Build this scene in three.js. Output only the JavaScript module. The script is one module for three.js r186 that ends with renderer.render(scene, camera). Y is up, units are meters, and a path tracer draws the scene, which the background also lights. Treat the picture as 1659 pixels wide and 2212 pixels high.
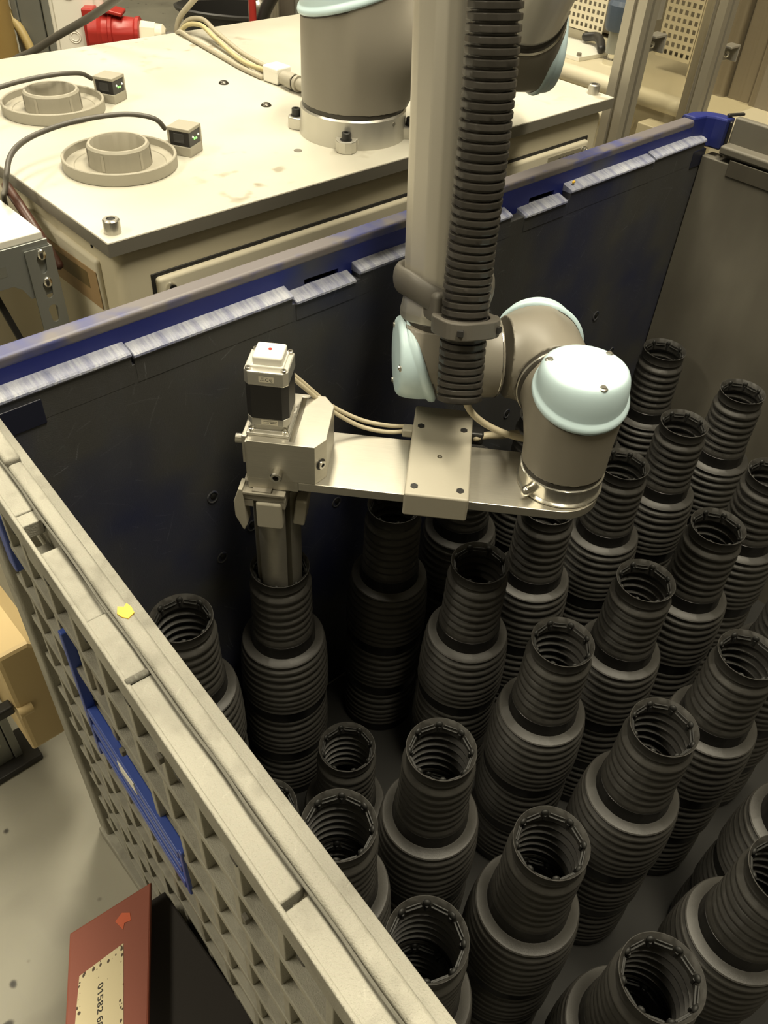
import * as THREE from 'three';
import { RoundedBoxGeometry } from 'three/addons/geometries/RoundedBoxGeometry.js';
import { mergeGeometries, toCreasedNormals, mergeVertices } from 'three/addons/utils/BufferGeometryUtils.js';
import { MarchingCubes } from 'three/addons/objects/MarchingCubes.js';
import { RectAreaLightUniformsLib } from 'three/addons/lights/RectAreaLightUniformsLib.js';

// ---------------------------------------------------------------- camera, light, exposure
const scene = new THREE.Scene();
const V = (x, y, z) => new THREE.Vector3(x, y, z);
const camera = new THREE.PerspectiveCamera(63.43, 1659 / 2212, 0.02, 40);
camera.position.set(-0.258, 1.156, 0.562);
camera.up.set(0.431, 0.731, -0.529);
camera.lookAt(-0.258 + 0.518, 1.156 - 0.680, 0.562 - 0.518);
const renderer = new THREE.WebGLRenderer({ antialias: true });
renderer.toneMapping = THREE.LinearToneMapping;
renderer.toneMappingExposure = 1.0;
renderer.shadowMap.enabled = true;
scene.background = new THREE.Color(0, 0, 0);
RectAreaLightUniformsLib.init();
const LAMP = new THREE.Color().setRGB(1, 0.905, 0.69);
const LAMPS = [ // x, z, length, width, turn, radiance
  [0.8, -1.0, 1.5, 0.34, 0.75, 36],
  [0.40, 0.62, 1.3, 0.34, 0.75, 50],
  [-1.6, -0.8, 1.5, 0.34, 0.75, 32],
  [1.0, -3.4, 1.5, 0.34, 0.75, 24],  // added lamp with no source seen, brightens the floor beyond the table
];
const CEIL = 3.0, FLOOR = -0.03;

// ---------------------------------------------------------------- helpers
let seed = 7;
const rnd = () => { seed = (seed * 1664525 + 1013904223) >>> 0; return seed / 4294967296; };
const counts = {};
function numbered(n) { const k = counts[n] = (counts[n] ?? -1) + 1; return k ? n + '_' + String(k).padStart(3, '0') : n; }
function tag(o, label, category, group) { o.userData = { label, category }; if (group) o.userData.group = group; return o; }
function thing(name, label, category, pos = [0, 0, 0], turn = 0, group) {
  const o = new THREE.Group(); o.name = numbered(name); scene.add(o);
  o.position.set(...pos); o.rotation.y = turn; return tag(o, label, category, group);
}
function mesh(name, geo, mat, parent, label) {
  const m = new THREE.Mesh(geo, mat); m.name = parent ? name : numbered(name); m.castShadow = m.receiveShadow = true;
  if (label) m.userData.label = label;
  (parent || scene).add(m); return m;
}
function structure(name, geo, mat) { const m = mesh(name, geo, mat); m.userData = { kind: 'structure' }; return m; }
// box-projected uv in metres
function buv(g, s = 1) {
  if (g.index) g = g.toNonIndexed();
  const p = g.attributes.position, n = g.attributes.normal, u = new Float32Array(p.count * 2);
  for (let i = 0; i < p.count; i += 3) {
    const ax = Math.abs(n.getX(i) + n.getX(i + 1) + n.getX(i + 2)), ay = Math.abs(n.getY(i) + n.getY(i + 1) + n.getY(i + 2)), az = Math.abs(n.getZ(i) + n.getZ(i + 1) + n.getZ(i + 2));
    for (let j = i; j < i + 3; j++) {
      const x = p.getX(j), y = p.getY(j), z = p.getZ(j);
      const [a, b] = ay >= ax && ay >= az ? [x, z] : ax >= az ? [z, y] : [x, y];
      u[2 * j] = a * s; u[2 * j + 1] = b * s;
    }
  }
  g.setAttribute('uv', new THREE.BufferAttribute(u, 2)); return g;
}
const at = (g, x = 0, y = 0, z = 0, ry = 0, rx = 0, rz = 0) => {
  g.applyMatrix4(new THREE.Matrix4().makeRotationFromEuler(new THREE.Euler(rx, ry, rz, 'YXZ')).setPosition(x, y, z)); return g;
};
const rbox = (w, h, d, r = 0.002, x = 0, y = 0, z = 0, ry = 0, rx = 0, rz = 0) =>
  buv(at(new RoundedBoxGeometry(w, h, d, 2, Math.min(r, w / 2.01, h / 2.01, d / 2.01)), x, y, z, ry, rx, rz));
const cyl = (r, h, x = 0, y = 0, z = 0, n = 32, r2 = r) => at(new THREE.CylinderGeometry(r2, r, h, n), x, y, z);
// lathe with hard edges kept
const lathe = (pts, n = 48, crease = 0.6) => toCreasedNormals(new THREE.LatheGeometry(pts.map(p => new THREE.Vector2(p[0], p[1])), n), crease);
const tube = (pts, r, n = 60, rad = 10) => new THREE.TubeGeometry(new THREE.CatmullRomCurve3(pts.map(p => V(...p))), n, r, rad);
function capped(pts, r, n = 60, rad = 10) { // tube with round ends
  const a = new THREE.SphereGeometry(r, rad, 6), b = new THREE.SphereGeometry(r, rad, 6);
  a.translate(...pts[0]); b.translate(...pts[pts.length - 1]);
  return mergeGeometries([tube(pts, r, n, rad), a, b]);
}
function prism(poly, h, bevel = 0.0008, holes = []) { // polygon in x,z extruded upwards from y=0
  const s = new THREE.Shape(poly.map(p => new THREE.Vector2(p[0], -p[1])));
  for (const h0 of holes) s.holes.push(new THREE.Path(h0.map(p => new THREE.Vector2(p[0], -p[1]))));
  const g = new THREE.ExtrudeGeometry(s, { depth: h - 2 * bevel, bevelEnabled: bevel > 0, bevelSize: bevel, bevelThickness: bevel, bevelOffset: -bevel, bevelSegments: 2, curveSegments: 16 });
  g.rotateX(-Math.PI / 2); g.translate(0, bevel, 0); return buv(g);
}
const merge = gs => mergeGeometries(gs.map(g => { const q = g.index ? g.toNonIndexed() : g; for (const k of Object.keys(q.attributes)) if (!['position', 'normal', 'uv'].includes(k)) q.deleteAttribute(k); return q; }));
// orient a group so that local y -> a, local x -> b
function orient(o, a, b, pos) {
  const y = a.clone().normalize(), x = b.clone().addScaledVector(y, -b.dot(y)).normalize(), z = x.clone().cross(y);
  o.quaternion.setFromRotationMatrix(new THREE.Matrix4().makeBasis(x, y, z)); o.position.copy(pos); return o;
}

// ---------------------------------------------------------------- textures
const hash = (x, y, s) => { let h = (x * 374761393 + y * 668265263 + s * 974634777) | 0; h = Math.imul(h ^ (h >>> 13), 1274126177); return ((h ^ (h >>> 16)) >>> 0) / 4294967296; };
function vn(x, y, per, s) { // periodic value noise
  const x0 = Math.floor(x), y0 = Math.floor(y), f = x - x0, g = y - y0, u = f * f * (3 - 2 * f), v = g * g * (3 - 2 * g);
  const w = (a, b) => hash(((a % per) + per) % per, ((b % per) + per) % per, s);
  return (w(x0, y0) * (1 - u) + w(x0 + 1, y0) * u) * (1 - v) + (w(x0, y0 + 1) * (1 - u) + w(x0 + 1, y0 + 1) * u) * v;
}
const fbm = (u, v, p, s, o = 4) => { let a = 0, k = 0.5, t = 0; for (let i = 0; i < o; i++) { a += k * vn(u * p, v * p, p, s + i); t += k; p *= 2; k *= 0.55; } return a / t; };
function dtex(n, size, fn, srgb = true, m = n) { // size: metres the tile covers
  const d = new Uint8Array(n * m * 4);
  for (let j = 0; j < m; j++) for (let i = 0; i < n; i++) { const c = fn(i / n, j / m, i, j), k = (j * n + i) * 4; for (let q = 0; q < 3; q++) d[k + q] = Math.max(0, Math.min(255, c[q] * 255)); d[k + 3] = 255; }
  const t = new THREE.DataTexture(d, n, m, THREE.RGBAFormat); t.wrapS = t.wrapT = THREE.RepeatWrapping; t.magFilter = THREE.LinearFilter; t.minFilter = THREE.LinearMipmapLinearFilter; t.generateMipmaps = true;
  if (srgb) t.colorSpace = THREE.SRGBColorSpace;
  t.repeat.set(1 / size, 1 / size); t.needsUpdate = true; return t;
}
function scratches(n, count, len, width) { // scalar field of fine scratches
  const f = new Float32Array(n * n);
  for (let k = 0; k < count; k++) {
    let x = rnd() * n, y = rnd() * n; const a = rnd() * 6.283, c = (rnd() - 0.5) * 0.02, L = len * (0.2 + rnd()), s = 0.25 + rnd() * 0.75; let t = a;
    for (let q = 0; q < L; q++) { x += Math.cos(t); y += Math.sin(t); t += c; f[(((y | 0) % n + n) % n) * n + (((x | 0) % n + n) % n)] = s * (1 - q / L * 0.5); if (width > 1) f[(((y + 1 | 0) % n + n) % n) * n + (((x | 0) % n + n) % n)] = s * 0.6; }
  }
  return f;
}
const mix = (a, b, t) => [a[0] + (b[0] - a[0]) * t, a[1] + (b[1] - a[1]) * t, a[2] + (b[2] - a[2]) * t];
const clamp = (x, a = 0, b = 1) => Math.max(a, Math.min(b, x));
const std = (o) => new THREE.MeshStandardMaterial(o);
const rgb = (r, g, b) => new THREE.Color().setRGB(r, g, b);

const scrA = scratches(1024, 260, 40, 1), scrB = scratches(1024, 900, 16, 1);
const texBlueWall = dtex(1024, 0.9, (u, v, i, j) => {
  const g = clamp((fbm(u, v, 5, 3) - 0.30) * 3.0), st = fbm(u * 3 % 1, v, 8, 21), s = scrA[j * 1024 + i] * 0.5 + scrB[j * 1024 + i] * 0.3;
  let c = mix([0.15, 0.17, 0.29], [0.27, 0.27, 0.27], g); c = mix(c, [0.30, 0.31, 0.34], clamp(st - 0.55) * 1.2); return mix(c, [0.58, 0.6, 0.64], s);
});
const texBlueRim = dtex(512, 0.5, (u, v) => { const g = clamp((fbm(u, v, 4, 13) - 0.5) * 3.2); return mix([0.12, 0.16, 0.44], [0.25, 0.255, 0.31], g); });
const texWorn = dtex(512, 0.3, (u, v) => { const g = fbm(u, v, 6, 31), k = fbm(u * 8 % 1, v, 16, 33); return mix([0.38, 0.40, 0.52], [0.72, 0.73, 0.76], clamp((g * 0.6 + k * 0.6 - 0.3) * 1.6)); });
const texWornTop = dtex(512, 0.4, (u, v) => { const g = fbm(u, v, 5, 36), k = fbm(u, v, 24, 38, 2); return mix([0.22, 0.25, 0.50], [0.42, 0.40, 0.41], clamp((g * 1.1 + k * 0.4 - 0.42) * 2.6)); });
const texGrey = dtex(1024, 0.5, (u, v, i, j) => { const g = fbm(u, v, 5, 41), h = fbm(u, v, 30, 43, 3), s = scrB[j * 1024 + i] * 0.25; const c = mix([0.52, 0.51, 0.47], [0.68, 0.67, 0.62], clamp(g * 1.5 - 0.3)); return mix(mix(c, [0.42, 0.41, 0.37], clamp(h - 0.55) * 1.5), [0.8, 0.79, 0.74], s); });
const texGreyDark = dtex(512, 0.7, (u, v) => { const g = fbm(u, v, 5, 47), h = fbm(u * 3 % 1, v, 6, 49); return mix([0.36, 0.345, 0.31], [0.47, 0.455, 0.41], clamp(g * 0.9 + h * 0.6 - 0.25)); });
const texTable = dtex(1024, 1.05, (u, v, i, j) => {
  const g = fbm(u, v, 4, 51), d = fbm(u, v, 40, 53, 3), big = fbm(u, v, 6, 57), s = scrB[j * 1024 + i];
  let c = mix([0.70, 0.685, 0.63], [0.83, 0.82, 0.77], clamp(g * 1.8 - 0.4));
  c = mix(c, [0.60, 0.57, 0.50], clamp((d - 0.66) * 6) * clamp((big - 0.5) * 4)); return mix(c, [0.66, 0.63, 0.57], s * 0.12);
});
const texFloor = dtex(1024, 1.6, (u, v, i, j) => {
  const g = fbm(u, v, 6, 61), h = fbm(u, v, 60, 63, 2); let c = mix([0.56, 0.55, 0.50], [0.66, 0.645, 0.585], clamp(g * 1.6 - 0.3));
  c = mix(c, [0.50, 0.485, 0.44], clamp((fbm(u, v, 10, 67) - 0.56) * 3)); return mix(c, [0.22, 0.21, 0.19], clamp((h - 0.83) * 12));
});
const bumpFine = dtex(256, 0.02, (u, v) => { const a = fbm(u, v, 32, 71, 3); return [a, a, a]; }, false);
const bumpPrint = dtex(64, 0.016, (u, v) => { const a = 0.5 + 0.5 * Math.sin(v * Math.PI * 2 * 32) + 0.2 * vn(u * 8, v * 32, 8, 5); return [a, a, a]; }, false);
const brushed = dtex(512, 0.12, (u, v) => { const a = fbm(u * 0.5, v, 4, 81, 2) * 0.25 + 0.75 * vn(u * 6, v * 256, 256, 83); return [a, a * 0.55 + 0.22, a]; }, false);
const texBrush = dtex(512, 0.12, (u, v) => { const a = 0.82 + 0.035 * vn(u * 4, v * 256, 256, 83) + 0.05 * fbm(u, v, 5, 85); return [a, a * 0.985, a * 0.94]; });

// ---------------------------------------------------------------- materials
const M = {
  rubber: std({ color: rgb(0.040, 0.038, 0.034), roughness: 0.42, bumpMap: bumpFine, bumpScale: 0.0001 }),
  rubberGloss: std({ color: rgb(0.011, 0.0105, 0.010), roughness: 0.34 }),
  rubberMatt: std({ color: rgb(0.020, 0.019, 0.017), roughness: 0.62 }),
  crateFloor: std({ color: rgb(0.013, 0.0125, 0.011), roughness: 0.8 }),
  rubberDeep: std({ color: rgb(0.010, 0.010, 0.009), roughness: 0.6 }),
  blueWall: std({ map: texBlueWall, roughness: 0.5, bumpMap: bumpFine, bumpScale: 0.0002 }),
  blueRim: std({ map: texBlueRim, roughness: 0.42 }),
  worn: std({ map: texWorn, roughness: 0.5, bumpMap: bumpFine, bumpScale: 0.0004 }),
  wornTop: std({ map: texWornTop, roughness: 0.45 }),
  blue: std({ color: rgb(0.04, 0.08, 0.36), roughness: 0.4 }),
  grey: std({ map: texGrey, roughness: 0.62, bumpMap: bumpFine, bumpScale: 0.0003 }),
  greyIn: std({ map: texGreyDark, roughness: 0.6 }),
  table: std({ map: texTable, roughness: 0.42, metalness: 0.0 }),
  tableEdge: std({ color: rgb(0.22, 0.205, 0.17), roughness: 0.45, metalness: 0.3 }),
  cream: std({ color: rgb(0.60, 0.545, 0.40), roughness: 0.45 }),
  creamLight: std({ color: rgb(0.68, 0.63, 0.49), roughness: 0.45 }),
  white: std({ color: rgb(0.80, 0.78, 0.70), roughness: 0.4 }),
  dark: std({ color: rgb(0.015, 0.014, 0.013), roughness: 0.6 }),
  black: std({ color: rgb(0.022, 0.021, 0.020), roughness: 0.4 }),
  urGrey: std({ color: rgb(0.235, 0.215, 0.175), roughness: 0.42, bumpMap: bumpFine, bumpScale: 0.00006 }),
  urCap: std({ color: rgb(0.56, 0.72, 0.77), roughness: 0.38 }),
  urRing: std({ color: rgb(0.045, 0.040, 0.032), roughness: 0.5 }),
  alu: std({ map: texBrush, color: rgb(0.80, 0.79, 0.76), roughness: 0.38, metalness: 0.85, bumpMap: brushed, bumpScale: 0.000006 }),
  tubeAlu: std({ color: rgb(0.60, 0.57, 0.50), roughness: 0.45, metalness: 0.75 }),
  cast: std({ color: rgb(0.62, 0.60, 0.54), roughness: 0.38, metalness: 0.75 }),
  chrome: std({ color: rgb(0.78, 0.76, 0.70), roughness: 0.22, metalness: 1 }),
  tubeAluGlint: std({ color: rgb(0.82, 0.80, 0.74), roughness: 0.32, metalness: 0.35 }),  // tube aluminium made paler, a lamp reflection put into its colour
  satin: std({ color: rgb(0.66, 0.64, 0.57), roughness: 0.26, metalness: 0.9 }),
  steel: std({ color: rgb(0.50, 0.48, 0.43), roughness: 0.35, metalness: 0.9 }),
  galv: std({ color: rgb(0.30, 0.31, 0.29), roughness: 0.45, metalness: 0.6 }),
  print: std({ color: rgb(0.36, 0.335, 0.27), roughness: 0.5, bumpMap: bumpPrint, bumpScale: 0.00012 }),
  printDark: std({ color: rgb(0.25, 0.23, 0.185), roughness: 0.5, bumpMap: bumpPrint, bumpScale: 0.00012 }),
  hose: std({ color: rgb(0.040, 0.036, 0.031), roughness: 0.36 }),
  clamp: std({ color: rgb(0.10, 0.092, 0.078), roughness: 0.5 }),
  cable: std({ color: rgb(0.50, 0.44, 0.31), roughness: 0.5 }),
  cableGrey: std({ color: rgb(0.085, 0.078, 0.065), roughness: 0.45 }),
  cableBeige: std({ color: rgb(0.40, 0.36, 0.27), roughness: 0.5 }),
  red: std({ color: rgb(0.36, 0.025, 0.02), roughness: 0.35 }),
  redPaint: std({ color: rgb(0.27, 0.075, 0.045), roughness: 0.55 }),
  orange: std({ color: rgb(0.60, 0.12, 0.05), roughness: 0.6 }),
  yellow: std({ color: rgb(0.85, 0.52, 0.06), roughness: 0.6 }),
  beige: std({ color: rgb(0.62, 0.47, 0.24), roughness: 0.5 }),
  olive: std({ color: rgb(0.28, 0.19, 0.06), roughness: 0.6 }),
  ochre: std({ color: rgb(0.42, 0.32, 0.13), roughness: 0.5 }),
  wallPaint: std({ color: rgb(0.55, 0.53, 0.47), roughness: 0.8 }),
  floor: std({ map: texFloor, roughness: 0.5 }),
  tape: std({ color: rgb(0.36, 0.24, 0.12), roughness: 0.4 }),
  acrylic: new THREE.MeshPhysicalMaterial({ color: rgb(0.80, 0.78, 0.72), transmission: 1, thickness: 0, roughness: 0.06, ior: 1.49 }),
  post: std({ color: rgb(0.42, 0.39, 0.32), roughness: 0.45, metalness: 0.5 }),
};

// ---------------------------------------------------------------- room
{
  const half = 5;
  structure('floor', buv(new THREE.BoxGeometry(2 * half, 0.1, 2 * half).translate(0.4, FLOOR - 0.05, -0.6)), M.floor);
  structure('ceiling', new THREE.BoxGeometry(2 * half, 0.1, 2 * half).translate(0.4, CEIL + 0.35, -0.6), M.wallPaint);
  structure('wall_back', new THREE.BoxGeometry(2 * half, 3.6, 0.12).translate(0.4, 1.6, -0.6 - half), M.wallPaint);
  structure('wall_front', new THREE.BoxGeometry(2 * half, 3.6, 0.12).translate(0.4, 1.6, -0.6 + half), M.wallPaint);
  structure('wall_left', new THREE.BoxGeometry(0.12, 3.6, 2 * half).translate(0.4 - half, 1.6, -0.6), M.wallPaint);
  structure('wall_right', new THREE.BoxGeometry(0.12, 3.6, 2 * half).translate(0.4 + half, 1.6, -0.6), M.wallPaint);
  const where = ['above the robot table', 'over the open crate', 'above the shelf on the left', 'far behind the table, added to light the floor'];
  LAMPS.forEach(([x, z, l, w, turn, L], i) => {
    const t = thing('ceiling_lamp', `long ceiling lamp with glowing panel hung ${where[i]}`, 'ceiling lamp', [x, CEIL, z], turn);
    mesh('housing', rbox(l + 0.06, 0.07, w + 0.05, 0.01, 0, 0.045, 0), M.white, t);
    mesh('diffuser', new THREE.BoxGeometry(l, 0.008, w).translate(0, 0.006, 0), std({ color: rgb(0.9, 0.9, 0.85), emissive: LAMP, emissiveIntensity: 6 }), t);
    mesh('hanger', merge([cyl(0.005, 0.24, -l / 3, 0.2, 0, 8), cyl(0.005, 0.24, l / 3, 0.2, 0, 8)]), M.steel, t);
    const a = new THREE.RectAreaLight(LAMP, L, l, w); a.position.set(x, CEIL - 0.004, z); a.rotation.set(-Math.PI / 2, 0, 0); a.rotation.order = 'YXZ'; a.rotation.y = turn; a.castShadow = true; scene.add(a);
  });
}

// ---------------------------------------------------------------- folding crate
const WALL0 = V(-0.132, 0.773, 0.132), WD = V(-0.061, 0, 0.998).normalize(), WN = V(-0.998, 0, -0.061).normalize(); // left wall: line along its inner rim, outward normal
const TOP = 0.775;
{
  const crate = thing('plastic_crate', 'large open plastic crate with grey walls and a blue back wall, full of boots', 'crate');
  // --- blue wall
  const bw = new THREE.Group(); bw.name = 'blue_wall'; crate.add(bw); bw.userData.label = 'scuffed dark blue crate wall';
  const X0 = -0.113, X1 = 1.022;
  // main inner panel with its bevelled, worn top ledge in tabs
  mesh('panel', rbox(X1 - X0, 0.72, 0.02, 0.001, (X0 + X1) / 2, 0.360, -0.0765), M.blueWall, bw);
  const tabs = [[-0.116, 0.027, 0.733, 0.0005], [0.030, 0.214, 0.7305, 0.0015], [0.2185, 0.300, 0.7225, 0.004], [0.308, 0.560, 0.7295, 0.001], [0.588, 0.672, 0.7215, 0.004], [0.680, 0.872, 0.7325, 0.001], [0.876, 1.012, 0.7345, 0.0]];
  for (const [a, b, y, o] of tabs) { // sloping ledge piece, rounded lower lip
    const s = new THREE.Shape([[-0.0805, y + 0.0045], [-0.0668, y + 0.0004], [-0.0655 + o * 0.3, y - 0.0008], [-0.0652 + o * 0.3, y - 0.002], [-0.0668, y - 0.004], [-0.0805, y - 0.004]].map(p => new THREE.Vector2(...p)));
    const g = new THREE.ExtrudeGeometry(s, { depth: b - a, bevelEnabled: true, bevelSize: 0.0008, bevelThickness: 0.0008, bevelSegments: 1 });
    g.applyMatrix4(new THREE.Matrix4().makeBasis(V(0, 0, 1), V(0, 1, 0), V(-1, 0, 0)).setPosition(b, 0, 0)); // shape x -> z, depth -> -x
    mesh('ledge', buv(g), M.worn, bw);
    mesh('panel_top', rbox(b - a, y - 0.7025, 0.014, 0.0006, (a + b) / 2, (y - 0.003 + 0.700) / 2, -0.0734 + o * 0.2), M.blueWall, bw);
  }
  // upper band and the flat rim on top, with the wrapped corner at the far end
  const slotZ = -0.0805;
  const bandShape = new THREE.Shape([[X0, 0.715], [1.0, 0.715], [1.0, 0.758], [X0, 0.758]].map(p => new THREE.Vector2(...p)));
  for (const [a, b] of [[0.241, 0.288], [0.610, 0.661]]) bandShape.holes.push(new THREE.Path([[a, 0.7265], [b, 0.7255], [b, 0.733], [a, 0.734]].map(p => new THREE.Vector2(...p))));
  mesh('band', buv(new THREE.ExtrudeGeometry(bandShape, { depth: 0.006, bevelEnabled: false }).translate(0, 0, slotZ - 0.006)), M.blueRim, bw);
  mesh('backing', new THREE.BoxGeometry(1.1, 0.5, 0.004).translate(0.45, 0.5, -0.099), M.dark, bw);
  mesh('rim', rbox(1.112, 0.012, 0.021, 0.004, X0 - 0.010 + 0.556, 0.7570, -0.0905), M.wornTop, bw);
  const cornerPts = [[0.985, -0.1015], [1.012, -0.099], [1.030, -0.088], [1.040, -0.070], [1.042, -0.046], [1.020, -0.046], [1.018, -0.064], [1.010, -0.075], [0.985, -0.0805]];
  mesh('corner', at(prism(cornerPts, 0.045, 0.003), 0, 0.722, 0), M.blueRim, bw);
  mesh('clip', merge([rbox(0.006, 0.05, 0.004, 0.0015, 1.031, 0.738, -0.044, 0.1), rbox(0.03, 0.004, 0.006, 0.0015, 1.044, 0.770, -0.047, -0.4)]), M.black, bw);
  for (const [a, b] of [[-0.135, -0.062], [0.984, 1.016]]) mesh('recess_shade', rbox(b - a, 0.026, 0.003, 0.001, (a + b) / 2, 0.7085, -0.0668), M.blue.clone(), bw).material.color.setRGB(0.012, 0.014, 0.03);  // flat plates, the shade of a recess put into their near-black colour
  for (const [x, y] of [[0.094, 0.517], [0.097, 0.416], [0.628, 0.391], [0.82, 0.497], [0.279, 0.403], [0.143, 0.442], [0.36, 0.3], [0.9, 0.4]]) { // drain hole with a raised burr
    const h = new THREE.Group(); h.name = 'hole'; bw.add(h); h.position.set(x, y, -0.0665);
    mesh('burr', new THREE.TorusGeometry(0.0065, 0.0013, 8, 20).scale(1, 1.15, 1), M.blueWall, h);
    mesh('plug', new THREE.SphereGeometry(0.004, 12, 8).scale(1, 1.2, 0.4).translate(0.001, 0.001, 0), M.rubberDeep, h);
  }
  mesh('paint_spot', new THREE.SphereGeometry(0.0035, 8, 6).scale(1, 0.6, 0.5).translate(0.69, 0.7395, -0.0725), M.yellow, bw);
  // --- grey end wall
  const ew = new THREE.Group(); ew.name = 'end_wall'; crate.add(ew);
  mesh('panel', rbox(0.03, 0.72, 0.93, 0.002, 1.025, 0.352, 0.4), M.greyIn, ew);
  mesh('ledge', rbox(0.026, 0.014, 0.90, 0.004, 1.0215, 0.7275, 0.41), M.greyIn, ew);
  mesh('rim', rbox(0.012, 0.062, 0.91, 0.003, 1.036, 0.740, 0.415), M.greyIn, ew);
  mesh('recess_shade', rbox(0.002, 0.024, 0.90, 0.001, 1.0098, 0.7065, 0.432), M.greyIn.clone(), ew).material.color.setRGB(0.62, 0.60, 0.58);  // flat strip of darkened wall grey, imitating the shade of a recess
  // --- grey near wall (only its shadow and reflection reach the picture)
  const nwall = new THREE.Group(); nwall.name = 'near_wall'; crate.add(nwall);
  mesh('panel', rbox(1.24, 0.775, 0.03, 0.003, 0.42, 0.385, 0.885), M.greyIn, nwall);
  // --- left wall: smooth inside, waffle of ribs outside
  const lw = new THREE.Group(); lw.name = 'left_wall'; crate.add(lw);
  orient(lw, V(0, 1, 0), WN, V(WALL0.x, 0, WALL0.z)); // local x outward, y up, z = -along
  const zN = -0.80, zF = 0.225; // local z runs away from the viewer
  const L = zF - zN, zc = (zF + zN) / 2;
  mesh('panel', rbox(0.016, 0.745, L, 0.001, -0.010, 0.355, zc), M.grey, lw);
  // top rim: raised inner lip and a lower outer shelf divided into shallow pans
  mesh('lip', rbox(0.0115, 0.034, 0.160, 0.003, 0.0055, 0.7585, 0.145), M.grey, lw);
  mesh('lip', rbox(0.0105, 0.032, 0.865, 0.003, 0.0055, 0.757, -0.3685), M.grey, lw);
  mesh('seam', capped(Array.from({ length: 30 }, (_, i) => [0.0118 + 0.0004 * Math.sin(i * 2.3), 0.7708, zF - 0.02 - i * L / 31]), 0.0009, 200, 6), M.grey, lw);
  const pans = [[0.225, 0.016, 0.768, 0], [0.0155, -0.094, 0.7675, 1], [-0.0955, -0.147, 0.7685, 0], [-0.151, -0.300, 0.768, 0], [-0.304, -0.80, 0.7685, 0]];
  for (const [a, b, y, k] of pans) {
    if (k) { // pan with an open pocket
      mesh('shelf', rbox(0.015, 0.012, 0.012, 0.001, 0.0187, y - 0.006, a - 0.006), M.grey, lw);
      mesh('shelf', rbox(0.015, 0.012, a - 0.040 - b, 0.0015, 0.0187, y - 0.0075, (a - 0.040 + b) / 2), M.grey, lw);
      mesh('pocket', rbox(0.015, 0.004, 0.03, 0.001, 0.0187, y - 0.024, a - 0.026), M.grey, lw);
      mesh('edge', rbox(0.002, 0.03, 0.032, 0.0005, 0.0257, y - 0.015, a - 0.026), M.grey, lw);
    } else mesh('shelf', rbox(0.015, 0.012, a - b, 0.0015, 0.0187, y - 0.006, (a + b) / 2), M.grey, lw);
  }
  for (const z of [-0.149]) mesh('divider', at(cyl(0.0022, 0.0145, 0, 0, 0, 10), 0.0185, 0.7682, z, 0, 0, Math.PI / 2), M.grey, lw);
  mesh('outer_edge', rbox(0.003, 0.02, L - 0.145, 0.0012, 0.0258, 0.759, zc - 0.072), M.grey, lw);
  mesh('paint_spot', at(prism([[-0.004, -0.004], [0.001, -0.0062], [0.0035, -0.003], [0.0046, 0.001], [0.002, 0.006], [-0.001, 0.0035], [-0.0035, 0.0055], [-0.0045, 0.001]], 0.0012, 0.0003), 0.0045, 0.7726, -0.106), M.yellow, lw);
  // ribs
  const hr = rbox(0.0135, 0.0085, L, 0.0012), vr = rbox(0.0125, 0.0555, 0.0075, 0.001), dr = rbox(0.009, 0.004, 0.05, 0.0008);
  const rows = []; for (let y = 0.725; y > -0.02; y -= 0.0625) rows.push(y);
  for (const y of rows) { const m = mesh('rib', hr, M.grey, lw); m.position.set(0.0032, y, zc); }
  rows.forEach((y, r) => {
    if (y < 0.04) return;
    for (let k = -5; k < 17; k++) {
      const s = -(0.016 + 0.049 * k + (r % 2) * 0.008);
      if (s > zF - 0.01 || s < zN + 0.1) continue;
      if (y < 0.60 && y > 0.44 && s < 0.062 && s > -0.025) continue; // opening of the blue label frame
      const m = mesh('web', vr, M.grey, lw); m.position.set(0.0030, y - 0.031, s);
      if (k < 12) { const q = mesh('web', dr, M.grey, lw); q.position.set(0.0005, y - 0.031, s - 0.0245); }
    }
    const h = y > 0.5 && mesh('peg', rbox(0.004, 0.007, 0.006, 0.001), M.greyIn, lw); if (h) h.position.set(0.0125, y - 0.012, -0.03 - 0.1 * (r % 3));
  });
  for (let k = 0; k < 9; k++) { const h = mesh('peg_hole', rbox(0.003, 0.008, 0.007, 0.0008), M.dark, lw); h.position.set(0.0255, 0.747, 0.03 - 0.058 * k); }
  mesh('corner_post', rbox(0.032, 0.76, 0.036, 0.004, 0.000, 0.35, zF - 0.006), M.grey, lw);
  // blue label frame let into the wall
  const lf = new THREE.Group(); lf.name = 'label_frame'; lw.add(lf); lf.userData.label = 'blue plastic label frame set in the grey wall';
  lf.position.set(0.004, 0, 0);
  for (const y of [0.405, 0.436, 0.462]) mesh('frame_bar', rbox(0.009, 0.012, 0.180, 0.0015, 0.0045, y + 0.012, -0.0225), M.blue, lf);
  mesh('frame_bar', rbox(0.010, 0.19, 0.007, 0.0015, 0.0050, 0.495, 0.064), M.blue, lf);
  mesh('frame_bar', rbox(0.008, 0.080, 0.006, 0.0015, 0.0040, 0.444, -0.1145), M.blue, lf);
  mesh('frame_plate', rbox(0.0015, 0.175, 0.092, 0.0005, -0.0055, 0.505, 0.020), M.blue.clone(), lf).material.color.setRGB(0.02, 0.035, 0.13);
  mesh('frame_rail', rbox(0.005, 0.155, 0.010, 0.0015, -0.001, 0.515, 0.022, 0, 0.12), M.printDark, lf);
  mesh('sticker', rbox(0.0012, 0.014, 0.036, 0.0004, 0.0092, 0.470, -0.020, 0, 0.25), M.white, lf, 'white torn sticker');
  mesh('corner_clip', rbox(0.010, 0.07, 0.02, 0.002, 0.0075, 0.60, 0.186), M.blue, lw);
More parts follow.
